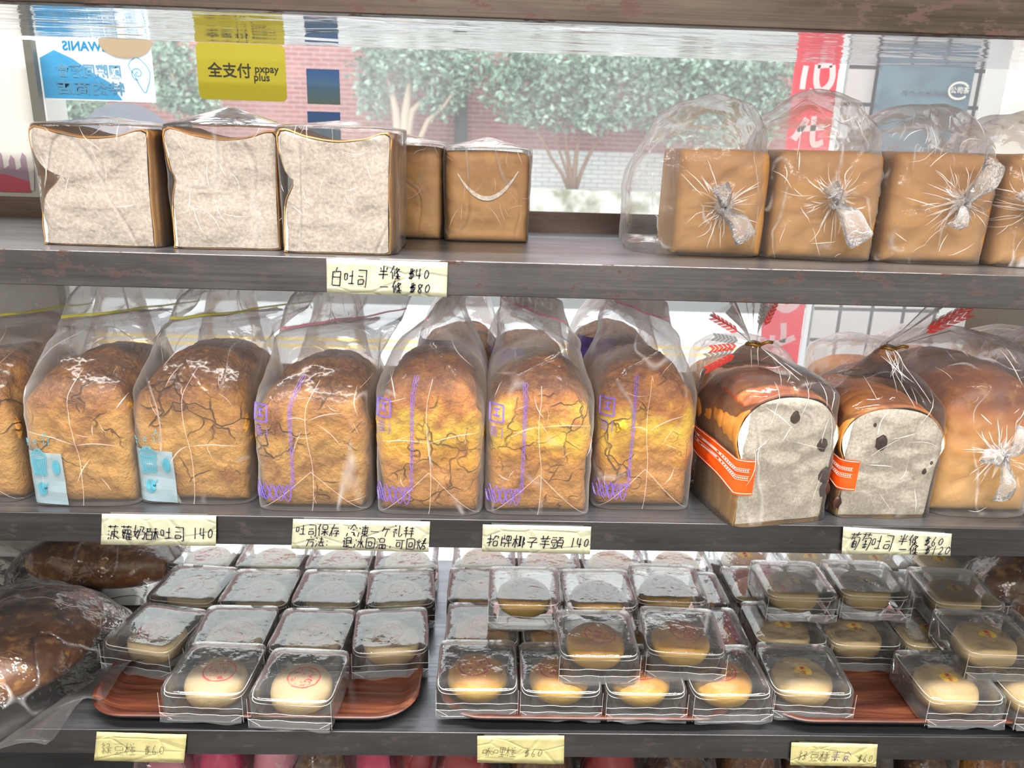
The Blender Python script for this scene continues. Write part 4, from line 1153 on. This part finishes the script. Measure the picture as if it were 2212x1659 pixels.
for i, (x, y) in enumerate([(1610, 1193), (1750, 1196), (1890, 1199), (2030, 1201)]):
    put_box('vegan', x, y, 0, .0, 'boxed stickered pastry, %s from the left in the right tray\'s rear row' % ORD[i], gv)
for (x, y, rz, lab) in [(1712, 1248, -.02, 'stacked boxed pastry with sticker, left one in the right tray\'s upper layer'), (1868, 1246, -.04, 'stacked boxed pastry with sticker, second in the right tray\'s upper layer'), (2062, 1264, -.05, 'stacked boxed pastry with glaring lid, third in the right tray\'s upper layer'), (2132, 1362, -.03, 'stacked boxed pastry resting above the gap\'s right neighbour on the right tray')]:
    put_box('vegan', x, y, 1, rz, lab, gv)

# cellophane-bagged dark breads at the left end
def lump_bread(t, a, b, hh, mat, seed):
    V, F = [], []; n, m = 48, 24
    for j in range(m+1):
        th = PI*j/m
        for i in range(n):
            ph = 2*PI*i/n; s_ = math.sin(th)**.75
            x, y, z = a*s_*math.cos(ph), b*s_*math.sin(ph), hh*.5*(1-math.cos(th))
            k = 1+.05*fbm(x, y, z, 18, seed); V.append((x*k, y*k, max(z*k, .0012)))
    for j in range(m):
        for i in range(n): F.append((j*n+i, j*n+(i+1) % n, (j+1)*n+(i+1) % n, (j+1)*n+i))
    return mesh('bread', V, F, mat, t)
def cello(t, a, b, hh, seed):
    bg = Bag([(0, .0008, a*2+.03, b*2+.03, 0, 0, 0, 4), (.3, hh*.4, a*2+.028, b*2+.02, 0, 0, 0, 4), (.6, hh*.85, a*1.75, b*1.7, 0, 0, 0, 3), (.85, hh*1.1, a*1.05, b*1.0, 0, 0, 0, 2.4), (1, hh*1.16, a*.3, b*.3, 0, 0, 0, 2)], .0032, seed, .2)
    o = bg.build('bag', M['film_crisp'], t, 110, 50, cap_top=True)
    for sgn in (-1, 1):
        fm = MB(); k0 = 0
        for i in range(19):
            y = -b+2*b*i/18
            for j in range(5):
                fm.V.append((sgn*(a+.012+.016*j), y*(1-.03*j)+.006*math.sin(i*.9+j+seed), .010+.006*j*math.sin(i*.5+seed)**2+.002*j))
        for i in range(18):
            for j in range(4): fm.F.append((k0+i*5+j, k0+i*5+j+1, k0+(i+1)*5+j+1, k0+(i+1)*5+j))
        fm.build('sealed_edge', M['film_crisp'], o, True)
    return o
c = at(95, 1400, Z=-.56)
t = thing('bagged_bun', 'large dark brown bun in cellophane with an oval sticker, front left of fourth shelf', 'bread', (c[0]-.05, c[1]+.005, -.6), -.35, 'dark breads in cellophane')
lump_bread(t, .105, .13, .085, M['darkbread'], 2.2); o = cello(t, .105, .13, .085, 5.5)
mb = MB(); mb.V = [(.012*math.cos(2*PI*i/24)*k-.03, .017*math.sin(2*PI*i/24)*k-.03, .106) for k in (1, .75) for i in range(24)]
mb.F = [(i, (i+1) % 24, 24+(i+1) % 24, 24+i) for i in range(24)]; mb.build('sticker', M['cream_print'], o)
mb = MB(); mb.V = [(.009*math.cos(2*PI*i/24)-.03, .0127*math.sin(2*PI*i/24)-.03, .106) for i in range(24)]; mb.F = [tuple(range(24))]
mb.build('sticker', plain('brown_sticker', (70, 38, 24), .4), o)
c = at(190, 1215, Z=-.53)
t = thing('bagged_bun', 'long dark brown bread in cellophane behind the large bun, under the shelf', 'bread', (c[0]-.01, c[1]+.062, -.6), -.05, 'dark breads in cellophane')
lump_bread(t, .13, .055, .075, M['darkbread'], 8.1); cello(t, .13, .055, .075, 9.5)
c = at(2150, 1215, Z=-.5)
t = thing('bagged_bun', 'brown bun in crinkled film at the rear right of the fourth shelf', 'bread', (c[0]+.08, c[1]+.02, -.6), .1, 'dark breads in cellophane')
lump_bread(t, .1, .05, .1, M['darkbread'], 12.1); cello(t, .1, .05, .1, 14.5)

# ------------------------------------------------------------------ fifth shelf: tops of bagged sweets
pinks = [plain('pink_paper', (214, 60, 110), .5), plain('red_paper', (150, 24, 34), .5), M['darkbread'], plain('pale_pink_paper', (230, 150, 170), .5), M['pine']]
low = [(330, 3, 'pale pink'), (440, 0, 'bright pink'), (590, 3, 'pale pink'), (680, 2, 'brown'), (790, 0, 'bright pink'), (900, 1, 'dark red'), (1000, 1, 'dark red'), (1170, 4, 'golden'), (1330, 1, 'dark red'), (1500, 2, 'brown'), (1640, 4, 'golden'), (1770, 2, 'brown'), (1900, 4, 'golden'), (2040, 2, 'brown'), (2170, 4, 'golden')]
for i, (px, mi, nm) in enumerate(low):
    yy = .06+.025*(i % 3); c = at(px, 1652, Y=yy)
    t = thing('bagged_sweet', '%s bagged treat on the bottom shelf, %s' % (nm, ['under the left yellow note', 'right of the left yellow note', 'under the left tray\'s middle', 'under the left tray, brown neighbour of pink', 'under the left tray\'s right half', 'below the gap between left and middle trays', 'left of the middle yellow note', 'behind the middle yellow note', 'right of the middle yellow note', 'under the middle tray\'s right half', 'left of the right yellow note', 'behind the right yellow note', 'right of the right yellow note', 'under the right tray\'s middle', 'at the far right corner'][i]), 'sweet', (c[0], yy+.05, -.9), 0, 'bagged treats on the bottom shelf')
    lump_bread(t, .045, .05, .155+.012*(i % 4), pinks[mi], i*3.1)
    Bag([(0, .0008, .105, .115, 0, 0, 0, 4), (.5, .1, .108, .115, 0, 0, 0, 4), (.8, .19, .07, .07, 0, 0, 0, 3), (1, .225, .02, .02, 0, 0, 0, 2)], .003, i*2.2, .4).build('bag', M['film_crisp'], t, 60, 26, cap_top=True)

# ------------------------------------------------------------------ stickers on the glass, poster on the jamb
YS = YW-.0015
def flat_rect(px, Y, r=.0, thick=.0008):
    P = [at(*p, Y=Y) for p in px]; x0 = (P[0][0]+P[3][0])/2; x1 = (P[1][0]+P[2][0])/2
    z1 = (P[0][2]+P[1][2])/2; z0 = (P[2][2]+P[3][2])/2
    return x0, x1, z0, z1
def rounded(x0, x1, z0, z1, r, y0, y1, n=6):
    P = []
    for k, (cx, cz) in enumerate(((x1-r, z0+r), (x1-r, z1-r), (x0+r, z1-r), (x0+r, z0+r))):
        for i in range(n+1):
            a = -PI/2+k*PI/2+i/n*PI/2; P.append((cx+r*math.cos(a), cz+r*math.sin(a)))
    m = len(P); mb = MB(); mb.V = [(x, y0, z) for x, z in P]+[(x, y1, z) for x, z in P]
    mb.F = [tuple(range(m)), tuple(reversed(range(m, 2*m)))]+[(i, m+i, m+(i+1) % m, (i+1) % m) for i in range(m)]
    return mb
x0, x1, z0, z1 = flat_rect([(422, 88), (614, 100), (621, 220), (431, 214)], YS)
cx, cz = (x0+x1)/2, (z0+z1)/2; sw = x1-x0
t = thing('payment_sign', 'yellow rounded payment sign with black lettering stuck on the window', 'sign', (cx, YS, z0))
rounded(x0-cx, x1-cx, 0, z1-z0, .008, -.0006, .0006).build('card', plain('yellow_card', (130, 120, 0), .55), t)
mb = MB(); hz = (z1-z0)/2
text_on(mb, '全支付', sw*.165, -sw*.135, hz+sw*.005, -.0009, .014)
text_on(mb, 'pxpay', sw*.115, sw*.285, hz+sw*.04, -.0009, .012, False, 1.0)
text_on(mb, 'plus', sw*.115, sw*.225, hz-sw*.05, -.0009, .012, False, 1.0)
mb.build('lettering', plain('sign_black', (18, 18, 10), .5), t)

def decal(name, rgb, a, tl=.5):
    g = G(name); tr = g.n('BsdfTransparent'); d = g.n('BsdfDiffuse', Color=lin(rgb)); t_ = g.n('BsdfTranslucent', Color=lin(rgb))
    m = g.n('MixShader', _0=tl, _1=d.outputs[0], _2=t_.outputs[0])
    return g.surf(g.n('MixShader', _0=a, _1=tr.outputs[0], _2=m.outputs[0]).outputs[0])
x0, x1, z0, z1 = flat_rect([(80, 62), (326, 74), (335, 222), (93, 214)], YS)
cx = (x0+x1)/2; w_ = x1-x0; h_ = z1-z0
t = thing('window_decal', 'pale blue and white club decal seen from behind on the window', 'decal', (cx, YS, z0))
o = rounded(-w_/2, w_/2, 0, h_, .002, -.0004, .0004).build('backing', decal('white_decal', (225, 232, 235), .72, .5), t)
bl = decal('blue_decal', (70, 160, 205), .9, .6)
mb = MB(); mb.V = [(-w_*.5+.001, -.0008, h_*.02), (w_*.2, -.0008, h_*.02), (w_*.1, -.0008, h_*.28), (-.05*w_, -.0008, h_*.42), (-.2*w_, -.0008, h_*.60), (-.36*w_, -.0008, h_*.72), (-w_*.5+.001, -.0008, h_*.60)]; mb.F = [tuple(range(7))]
mb.build('blue_wave', bl, o)
mb = MB(); text_on(mb, 'KIWANIS', h_*.185, -w_*.06, h_*.78, -.0012, .03, True, 1.0)
mb.build('lettering', bl, o)
mb = MB(); text_on(mb, '國際同濟會', h_*.21, -w_*.07, h_*.42, -.0014, .02, True, .95); text_on(mb, '特約商店', h_*.21, -w_*.07, h_*.17, -.0014, .02, True, 1.25)
mb.build('lettering', decal('pale_letter', (118, 172, 200), .95, .5), o)
mb = MB()
isl = [(.36, .66), (.30, .58), (.29, .5), (.33, .40), (.36, .28), (.41, .14), (.44, .22), (.47, .38), (.46, .5), (.41, .6), (.36, .66)]
ribbon(mb, [np.array([a*w_, -.0012, b*h_]) for a, b in catmull(isl, 60)], .0012)
ribbon(mb, [np.array([(.36+.06*k/20*math.cos(k*.55))*w_, -.0012, (.42+.10*k/20*math.sin(k*.55))*h_]) for k in range(21)], .0014)
mb.build('island_logo', bl, o)

g = G('holographic_film'); v = g.coord(); z = g.n('SeparateXYZ', Vector=v).outputs[2]
n1 = g.noise(g.coord(scale=(20, 1, 30)), 1.0, 2)
c_ = g.ramp(g.math('ADD', g.rampf(z, 0, .05), g.math('MULTIPLY', g.math('SUBTRACT', n1, .5), .5)), [(0, lin((70, 84, 80))), (.5, lin((58, 82, 100))), (1, lin((40, 66, 112)))])
g.pbr(Base_Color=c_, Roughness=.3, Metallic=.3); holo = g.m
for i, (px, lab) in enumerate([([(662, 148), (733, 151), (735, 227), (664, 224)], 'dark square hologram sticker on the window, right of the yellow sign'), ([(664, 240), (735, 243), (737, 318), (667, 316)], 'dark square hologram sticker half hidden behind the toast bag')]):
    x0, x1, z0, z1 = flat_rect(px, YS)
    o = rounded(x0-(x0+x1)/2, x1-(x0+x1)/2, 0, z1-z0, .0008, -.0004, .0004).build('hologram_sticker', holo)
    o.location = ((x0+x1)/2, YS, z0); tag(o, lab, 'sticker', 'hologram stickers')
# round grey sticker behind the first toast
c = at(280, 345, Y=YS); rr_ = at(280, 345, Y=YS)[2]; top_ = at(280, 222, Y=YS)
R_ = top_[2]-c[2]
t = thing('round_decal', 'grey round decal on the window behind the leftmost toast', 'decal', (c[0], YS, c[2]-R_))
mb = MB(); n = 64
mb.V = [(R_*k*math.cos(2*PI*i/n), -.0005, R_+R_*k*math.sin(2*PI*i/n)) for k in (1, .72) for i in range(n)]
mb.F = [(i, (i+1) % n, n+(i+1) % n, n+i) for i in range(n)]; o = mb.build('ring', decal('grey_decal', (140, 148, 160), .88, .4), t)
mb = MB(); mb.V = [(R_*.715*math.cos(2*PI*i/n), -.0005, R_+R_*.715*math.sin(2*PI*i/n)) for i in range(n)]; mb.F = [tuple(range(n))]
mb.build('center', decal('pale_grey_decal', (178, 182, 192), .7, .4), t)
c = at(271, 92, Y=YS); a_ = at(328, 92, Y=YS)[0]-c[0]; b_ = c[2]-at(271, 126, Y=YS)[2]
mb = MB(); n = 48; mb.V = [(a_*math.cos(2*PI*i/n), -.001, b_*math.sin(2*PI*i/n)) for i in range(n)]; mb.F = [tuple(range(n))]
o = mb.build('oval_decal', plain('brown_oval', (136, 122, 98), .6)); o.location = (c[0], YS-.001, c[2]); tag(o, 'small brown oval decal near the top of the blue club decal', 'decal')
# pink and grey poster on the left jamb
P = [at(*p, Y=.4175) for p in ((-60, 262), (72, 268), (74, 412), (-60, 412))]
b0 = P[3]; t = thing('wall_poster', 'pink and grey city poster on the white pillar at far left', 'poster', P[3])
mb = MB(); mb.V = [tuple(p-b0) for p in P]; mb.F = [(0, 3, 2, 1)]; o = mb.build('sheet', plain('poster_white', (214, 210, 204), .5), t)
pw, ph = P[1][0]-P[0][0], P[0][2]-P[3][2]
def poly(name, pts, mat, par): 
    mb = MB(); mb.V = [(a*pw, -.0008, b*ph) for a, b in pts]; mb.F = [tuple(range(len(pts)))]; return mb.build(name, mat, par)
sk = MB(); hts = [.42, .5, .46, .55, .4, .52, .36, .46, .34, .5]
for k, hh in enumerate(hts):
    a, b = k*.099, (k+1)*.099; q0 = len(sk.V); sk.V += [(a*pw, -.0006, .1*ph), (b*pw, -.0006, .1*ph), (b*pw, -.0006, (hh+.03)*ph), ((a+b)/2*pw, -.0006, (hh+.08*(k % 2))*ph), (a*pw, -.0006, (hh-.02)*ph)]
    sk.F.append((q0, q0+1, q0+2, q0+3, q0+4))
sk.build('skyline', plain('poster_mauve', (168, 142, 158), .5), o)
poly('pink_strip', [(0, 0), (.99, 0), (.99, .16), (.6, .26), (0, .24)], plain('poster_pink', (198, 86, 104), .5), o)

# ------------------------------------------------------------------ street outside
g = G('pale_asphalt'); n1 = g.noise(g.coord(), 2.0, 6); n2 = g.noise(g.coord(), 90.0, 3)
g.pbr(Base_Color=g.mixc(g.rampf(g.math('ADD', n1, g.math('MULTIPLY', n2, .3)), .4, .9), lin((176, 178, 182)), lin((200, 202, 204))), Roughness=.6); M['road'] = g.m
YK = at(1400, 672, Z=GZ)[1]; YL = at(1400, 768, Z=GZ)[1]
sbox('road', -30, 30, .5, YK, GZ-.1, GZ, M['road'])
for k, yy in enumerate((YL, YL+.2)):
    struct(MB().box(-20, 20, yy, yy+.09, GZ, GZ+.003).build('road_line', plain('yellow_road_paint', (230, 196, 96), .6)))
sbox('kerb_shadow_strip', -30, 30, YK, YK+.9, GZ-.1, GZ-.002, plain('dark_kerb_shadow', (70, 74, 74), .6))  # parked-car shadow painted as a dark strip along the mossy kerb
sbox('sidewalk', -30, 30, YK+.9, 13.2, GZ-.1, GZ+.12, plain('grey_sidewalk', (150, 150, 146), .8))
def brick(name, c1, c2, mo, s=1.0):
    g = G(name); o_ = g.coord(); sx = g.n('SeparateXYZ', Vector=o_)
    b = g.n('TexBrick', {'offset': .5}, Vector=g.n('CombineXYZ', X=sx.outputs[0], Y=sx.outputs[2]).outputs[0], Color1=lin(c1), Color2=lin(c2), Mortar=lin(mo), Scale=1.0, Mortar_Size=.008, Brick_Width=.24, Row_Height=.075)
    n_ = g.noise(o_, 1.2, 4)
    c = g.mixc(g.rampf(n_, .45, .75, 0, .45), b.outputs[0], lin(tuple((a+x)/2 for a, x in zip(c1, (190, 160, 160)))))
    g.pbr(Base_Color=c, Roughness=.85); return g.m
WY = 13.2
zb = at(1150, 322, Y=WY)[2]
sbox('wall_outside', -30, 30, WY, WY+.3, zb, 6, brick('red_brick', (150, 88, 84), (134, 74, 74), (176, 142, 138)))
sbox('wall_outside_base', -30, 30, WY-.04, WY+.3, GZ, zb, brick('white_brick', (220, 220, 216), (208, 208, 206), (150, 150, 150)))
# planter kerb
zp = at(1150, 408, Y=11.6)[2]
t = thing('stone_planter', 'long low mossy stone planter kerb under the trees', 'planter', (0, 11.6, GZ+.12))
g = G('mossy_stone'); n1 = g.noise(g.coord(), 3.0, 6)
g.pbr(Base_Color=g.mixc(g.rampf(n1, .42, .6), lin((190, 188, 180)), lin((112, 112, 88))), Roughness=.9)
MB().box(-14, 14, 0, .22, 0, zp-GZ-.12, .02).build('kerb', g.m, t)
MB().box(-14, 14, .22, 1.5, 0, zp-GZ-.2).build('soil', plain('planter_soil', (96, 84, 66), .9), t)
zs = zp-.08

def leaf_mat(name, a, b):
    g = G(name); r = g.noise(g.coord(), 7.0, 3); n_ = g.noise(g.coord(), 60.0, 1)
    c = g.mixc(g.rampf(g.math('ADD', g.math('MULTIPLY', r, .6), g.math('MULTIPLY', n_, .5)), .4, .72), lin(a), lin(b))
    pb = g.n('BsdfPrincipled', Base_Color=c, Roughness=.28); tl_ = g.n('BsdfTranslucent', Color=c)
    return g.surf(g.n('MixShader', _0=.3, _1=pb.outputs[0], _2=tl_.outputs[0]).outputs[0])
M['leaf'] = leaf_mat('glossy_leaves', (70, 104, 82), (196, 220, 200))
M['bark'] = plain('pale_bark', (172, 152, 132), .9)
M['bark2'] = plain('brown_bark', (120, 92, 72), .9)
def tree(label, bx, by, stems, blobs, nleaf, seed, bark='bark', size=.12, grp='trees across the street'):
    rr = random.Random(seed)
    t = thing('street_tree', label, 'tree', (bx, by, zs), 0, grp)
    mb = MB()
    for (x1, y1, z1, x2, y2, z2, r) in stems:
        mb.tube([(x1*.1, y1*.1, 0), (x1*.5, y1*.5, z1*.55), (x1, y1, z1), ((x1+x2)/2+.05, (y1+y2)/2, (z1+z2)/2), (x2, y2, z2)], [r, r*.85, r*.7, r*.5, r*.25], 8)
    mb.build('trunk', M[bark], t, True)
    mb = MB()
    tot = sum(b[3]*b[5] for b in blobs)
    for (cx, cy_, cz_, rx, ry, rz_) in blobs:
        for _ in range(int(nleaf*rx*rz_/tot)):
            while True:
                p = np.array([rr.uniform(-1, 1) for _ in range(3)])
                L = np.linalg.norm(p)
                if L < 1 and (L > .35 or rr.random() < .5): break
            k = 1+.25*ns(p[0], p[1], p[2], 2.2, seed)
            p = np.array([cx, cy_, cz_])+p*k*np.array([rx, ry, rz_])
            d = np.array([rr.gauss(0, 1), rr.gauss(0, 1), rr.gauss(-.25, .7)]); d /= np.linalg.norm(d)
            nn = np.array([rr.gauss(0, .6), rr.gauss(-.4, .6), 1.0]); sd = np.cross(d, nn); sd /= np.linalg.norm(sd)+1e-9
            L = size*rr.uniform(.7, 1.3); up = np.cross(sd, d)*L*.12
            b = len(mb.V); mb.V += [tuple(p), tuple(p+d*L*.5+sd*L*.3-up), tuple(p+d*L), tuple(p+d*L*.5-sd*L*.3-up)]
            mb.F += [(b, b+1, b+2), (b, b+2, b+3)]
    mb.build('foliage', M['leaf'], t)
    return t
def rel(px, py, by, b): q = at(px, py, Y=by); return q[0]-b[0], 0.0, q[2]-zs
def tree_px(label, base, by, stems, blobs, nleaf, seed, **k):
    b = at(*base, Y=by)
    ST = []
    for (p1, p2, r) in stems:
        a = rel(*p1, by, b); c = rel(*p2, by, b); ST.append((a[0], .0, max(a[2], .1), c[0], random.uniform(-.3, .3), max(c[2], .2), r))
    BL = []
    for (px, py, rx, rz_) in blobs:
        a = rel(px, py, by, b); s_ = (by-CAM[1])/FPX*1.0; BL.append((a[0], random.uniform(-.2, .2), a[2], rx*s_, rx*s_*.6, rz_*s_))
    tree(label, b[0], by, ST, BL, nleaf, seed, **k)
tree_px('pale multi-stemmed tree with a thick trunk right of the hologram stickers', (868, 400), 12.3,
        [((855, 240), (820, 140), .09), ((875, 250), (880, 120), .10), ((890, 240), (960, 160), .08), ((850, 220), (800, 110), .05), ((925, 260), (985, 195), .06)],
        [(830, 150, 75, 55), (890, 120, 95, 45), (960, 150, 75, 60), (810, 210, 45, 40), (950, 215, 50, 35), (860, 70, 120, 40)], 3400, 3)
tree_px('wide shrub-like tree with thin spreading stems in the middle of the window', (1238, 402), 12.1,
        [((1225, 330), (1200, 250), .045), ((1245, 330), (1255, 220), .05), ((1190, 340), (1130, 250), .035), ((1275, 330), (1320, 250), .04), ((1210, 330), (1160, 220), .03)],
        [(1120, 190, 90, 60), (1220, 180, 110, 65), (1330, 190, 110, 70), (1100, 130, 90, 40), (1250, 110, 150, 50), (1390, 130, 110, 60), (1180, 250, 90, 28), (1290, 255, 70, 25)], 5600, 5, bark='bark2')
tree_px('dense leafy tree behind the puffed bags', (1500, 400), 12.2, [((1500, 330), (1490, 220), .07), ((1510, 330), (1560, 200), .06)],
        [(1480, 200, 110, 70), (1580, 190, 110, 75), (1660, 190, 80, 70), (1520, 120, 130, 55), (1640, 110, 90, 55), (1450, 265, 80, 40), (1570, 275, 110, 45)], 5200, 9, bark='bark2')
tree_px('slender tree left of the yellow sign', (400, 420), 12.3, [((395, 260), (380, 150), .05), ((405, 260), (420, 150), .05)],
        [(375, 130, 55, 45), (400, 200, 50, 40), (440, 232, 45, 18), (360, 190, 40, 40)], 1500, 13)
tree_px('bushy tree at far left behind the club decal', (140, 420), 12.3, [((135, 260), (125, 180), .05), ((145, 260), (170, 190), .05)],
        [(110, 190, 60, 45), (150, 235, 60, 30), (100, 120, 60, 50), (220, 235, 50, 25)], 1700, 17)
tree_px('bright leafy tree at far right beyond the tiled pillar', (2170, 420), 9.0, [((2170, 330), (2165, 200), .05)],
        [(2150, 190, 45, 60), (2180, 240, 40, 40), (2160, 120, 50, 40)], 1100, 21)
q = at(995, 400, Y=12.9)
o = MB().tube([(q[0], 12.9, GZ+.12), (q[0], 12.9, at(995, 60, Y=12.9)[2])], .11, 10).build('utility_pole', plain('dark_pole', (62, 66, 64), .8), None, True)
tag(o, 'dark upright pole between the two trees across the street', 'pole')

# red banner just outside the glass
YB = .95
tl, tr_ = at(1728, 60, Y=YB), at(1826, 60, Y=YB); zbm = at(1690, 800, Y=YB)[2]
cxb = (tl[0]+tr_[0])/2; wb = tr_[0]-tl[0]; ztop = .75; hb = ztop-zbm
t = thing('red_banner', 'tall red banner with white characters hanging outside the window', 'banner', (cxb, YB, zbm))
mb = MB(); nn = 24
for j in range(nn+1):
    for i in range(7): mb.V.append((-wb/2+wb*i/6, .004*math.sin(i*1.1+j*.5), hb*j/nn))
for j in range(nn):
    for i in range(6): k = j*7+i; mb.F.append((k, k+1, k+8, k+7))
ban = decal('red_cloth', (222, 44, 62), 1.0, .45); o = mb.build('cloth', ban, t, True)
def zpx(py): return at(1750, py, Y=YB)[2]-zbm
mb = MB(); zb0 = zpx(140)
def st(pts, wd): ribbon(mb, [np.array([a*wb, -.007, b]) for a, b in catmull(pts, 30, False)], wd)
zc = zpx(170); e = abs(zpx(140)-zpx(200))
st([(-.28, zc+e*.45), (-.3, zc), (-.30, zc-e*.4)], .012)
st([(-.02, zc+e*.5), (-.02, zc), (.05, zc-e*.35), (.16, zc-e*.42), (.3, zc-e*.2), (.34, zc+e*.1), (.3, zc+e*.5)], .013)
st([(-.02, zc+e*.45), (.3, zc+e*.5)], .01); st([(-.1, zc-e*.36), (-.12, zc-e*.5)], .006)
for k, py in enumerate((280, 430, 560)):
    z_ = zpx(py); st([(-.35, z_-e*.4), (-.1, z_+e*.4)], .014); st([(-.3, z_), (.32, z_+e*.1)], .012); st([(.05, z_+e*.5), (.1, z_-e*.5), (.33, z_-e*.45)], .012)
z_ = zpx(652); st([(-.25, z_+e*.3), (-.2, z_-e*.1), (0, z_-e*.3), (.2, z_-e*.1), (.25, z_+e*.3)], .02)
z_ = zpx(725); st([(-.02, z_+e*.55), (.02, z_), (.0, z_-e*.3)], .014); st([(-.3, z_-e*.35), (.0, z_-e*.3), (.3, z_-e*.05)], .014); st([(-.25, z_), (-.24, z_-e*.3)], .012)
mb.build('lettering', decal('white_cloth_print', (245, 245, 245), 1.0, .45), o)
mb = MB(); mb.V = [(wb*.5, 0, 0), (wb*.5+.014, 0, 0), (wb*.5+.014, 0, hb), (wb*.5, 0, hb)]; mb.F = [(0, 1, 2, 3)]; mb.build('white_edge', decal('white_cloth_edge', (235, 240, 240), 1.0, .45), o)
MB().tube([(wb*.5+.018, .01, GZ-zbm), (wb*.5+.018, .01, hb+.03)], .006, 8).build('pole', plain('grey_pole', (130, 132, 130), .5), t, True)

# tiled pillar with teal sign board
YP = 1.25
px0 = at(1818, 170, Y=YP)[0]; px1 = at(2138, 170, Y=YP)[0]
g = G('white_square_tiles'); o_ = g.coord(); sx = g.n('SeparateXYZ', Vector=o_)
b = g.n('TexBrick', {'offset': 0.0}, Vector=g.n('CombineXYZ', X=g.math('ADD', sx.outputs[0], sx.outputs[1]), Y=sx.outputs[2]).outputs[0], Color1=lin((205, 202, 200)), Color2=lin((196, 192, 192)), Mortar=lin((40, 42, 46)), Scale=1.0, Mortar_Size=.005, Brick_Width=.087, Row_Height=.087)
g.pbr(Base_Color=b.outputs[0], Roughness=.3); M['tile'] = g.m
o = MB().box(0, px1-px0, 0, .3, 0, 2.6, .004).build('tiled_pillar', M['tile']); o.location = (px0, YP, GZ); tag(o, 'white square-tiled pillar outside, right of the red banner', 'pillar')
P = [at(*p, Y=YP-.02) for p in ((1905, 60), (2105, 60), (2090, 270), (1895, 270))]
x0, x1, z0, z1 = (P[0][0]+P[3][0])/2, (P[1][0]+P[2][0])/2, P[3][2]-.1, P[0][2]+.1
t = thing('teal_board', 'dark teal glossy sign board with a round logo on the tiled pillar', 'sign', (x0, YP-.02, z0))
g = G('teal_gloss'); zz = g.noise(g.coord(scale=(4, 1, 9)), 2.0, 4, .6, .5)
g.pbr(Base_Color=g.mixc(g.rampf(zz, .35, .7), lin((44, 74, 92)), lin((96, 132, 146))), Roughness=.15); 
o = rounded(0, x1-x0, 0, z1-z0, .004, -.012, .008).build('board', g.m, t)
lc = at(2072, 196, Y=YP-.035); mb = MB(); R0 = .019
ribbon(mb, [np.array([lc[0]-x0+R0*1.3*math.cos(q), -.014, lc[2]-z0+R0*math.sin(q)]) for q in np.linspace(.5, 5.6, 40)], .005)
text_on(mb, '公司茶', .016, lc[0]-x0+.002, lc[2]-z0, -.0145, .02)
mb.build('round_logo', plain('logo_white', (225, 220, 210), .5), o)
mb = MB(); lc = at(2000, 205, Y=YP-.035)
for k in range(6): ribbon(mb, [np.array([lc[0]-x0-.06+.02*k+a, -.014, lc[2]-z0+b]) for a, b in ((0, 0), (.006, .008), (.012, -.002), (.014, .006))], .003)
mb.build('faded_writing', plain('faded_ink', (44, 56, 64), .5), o)
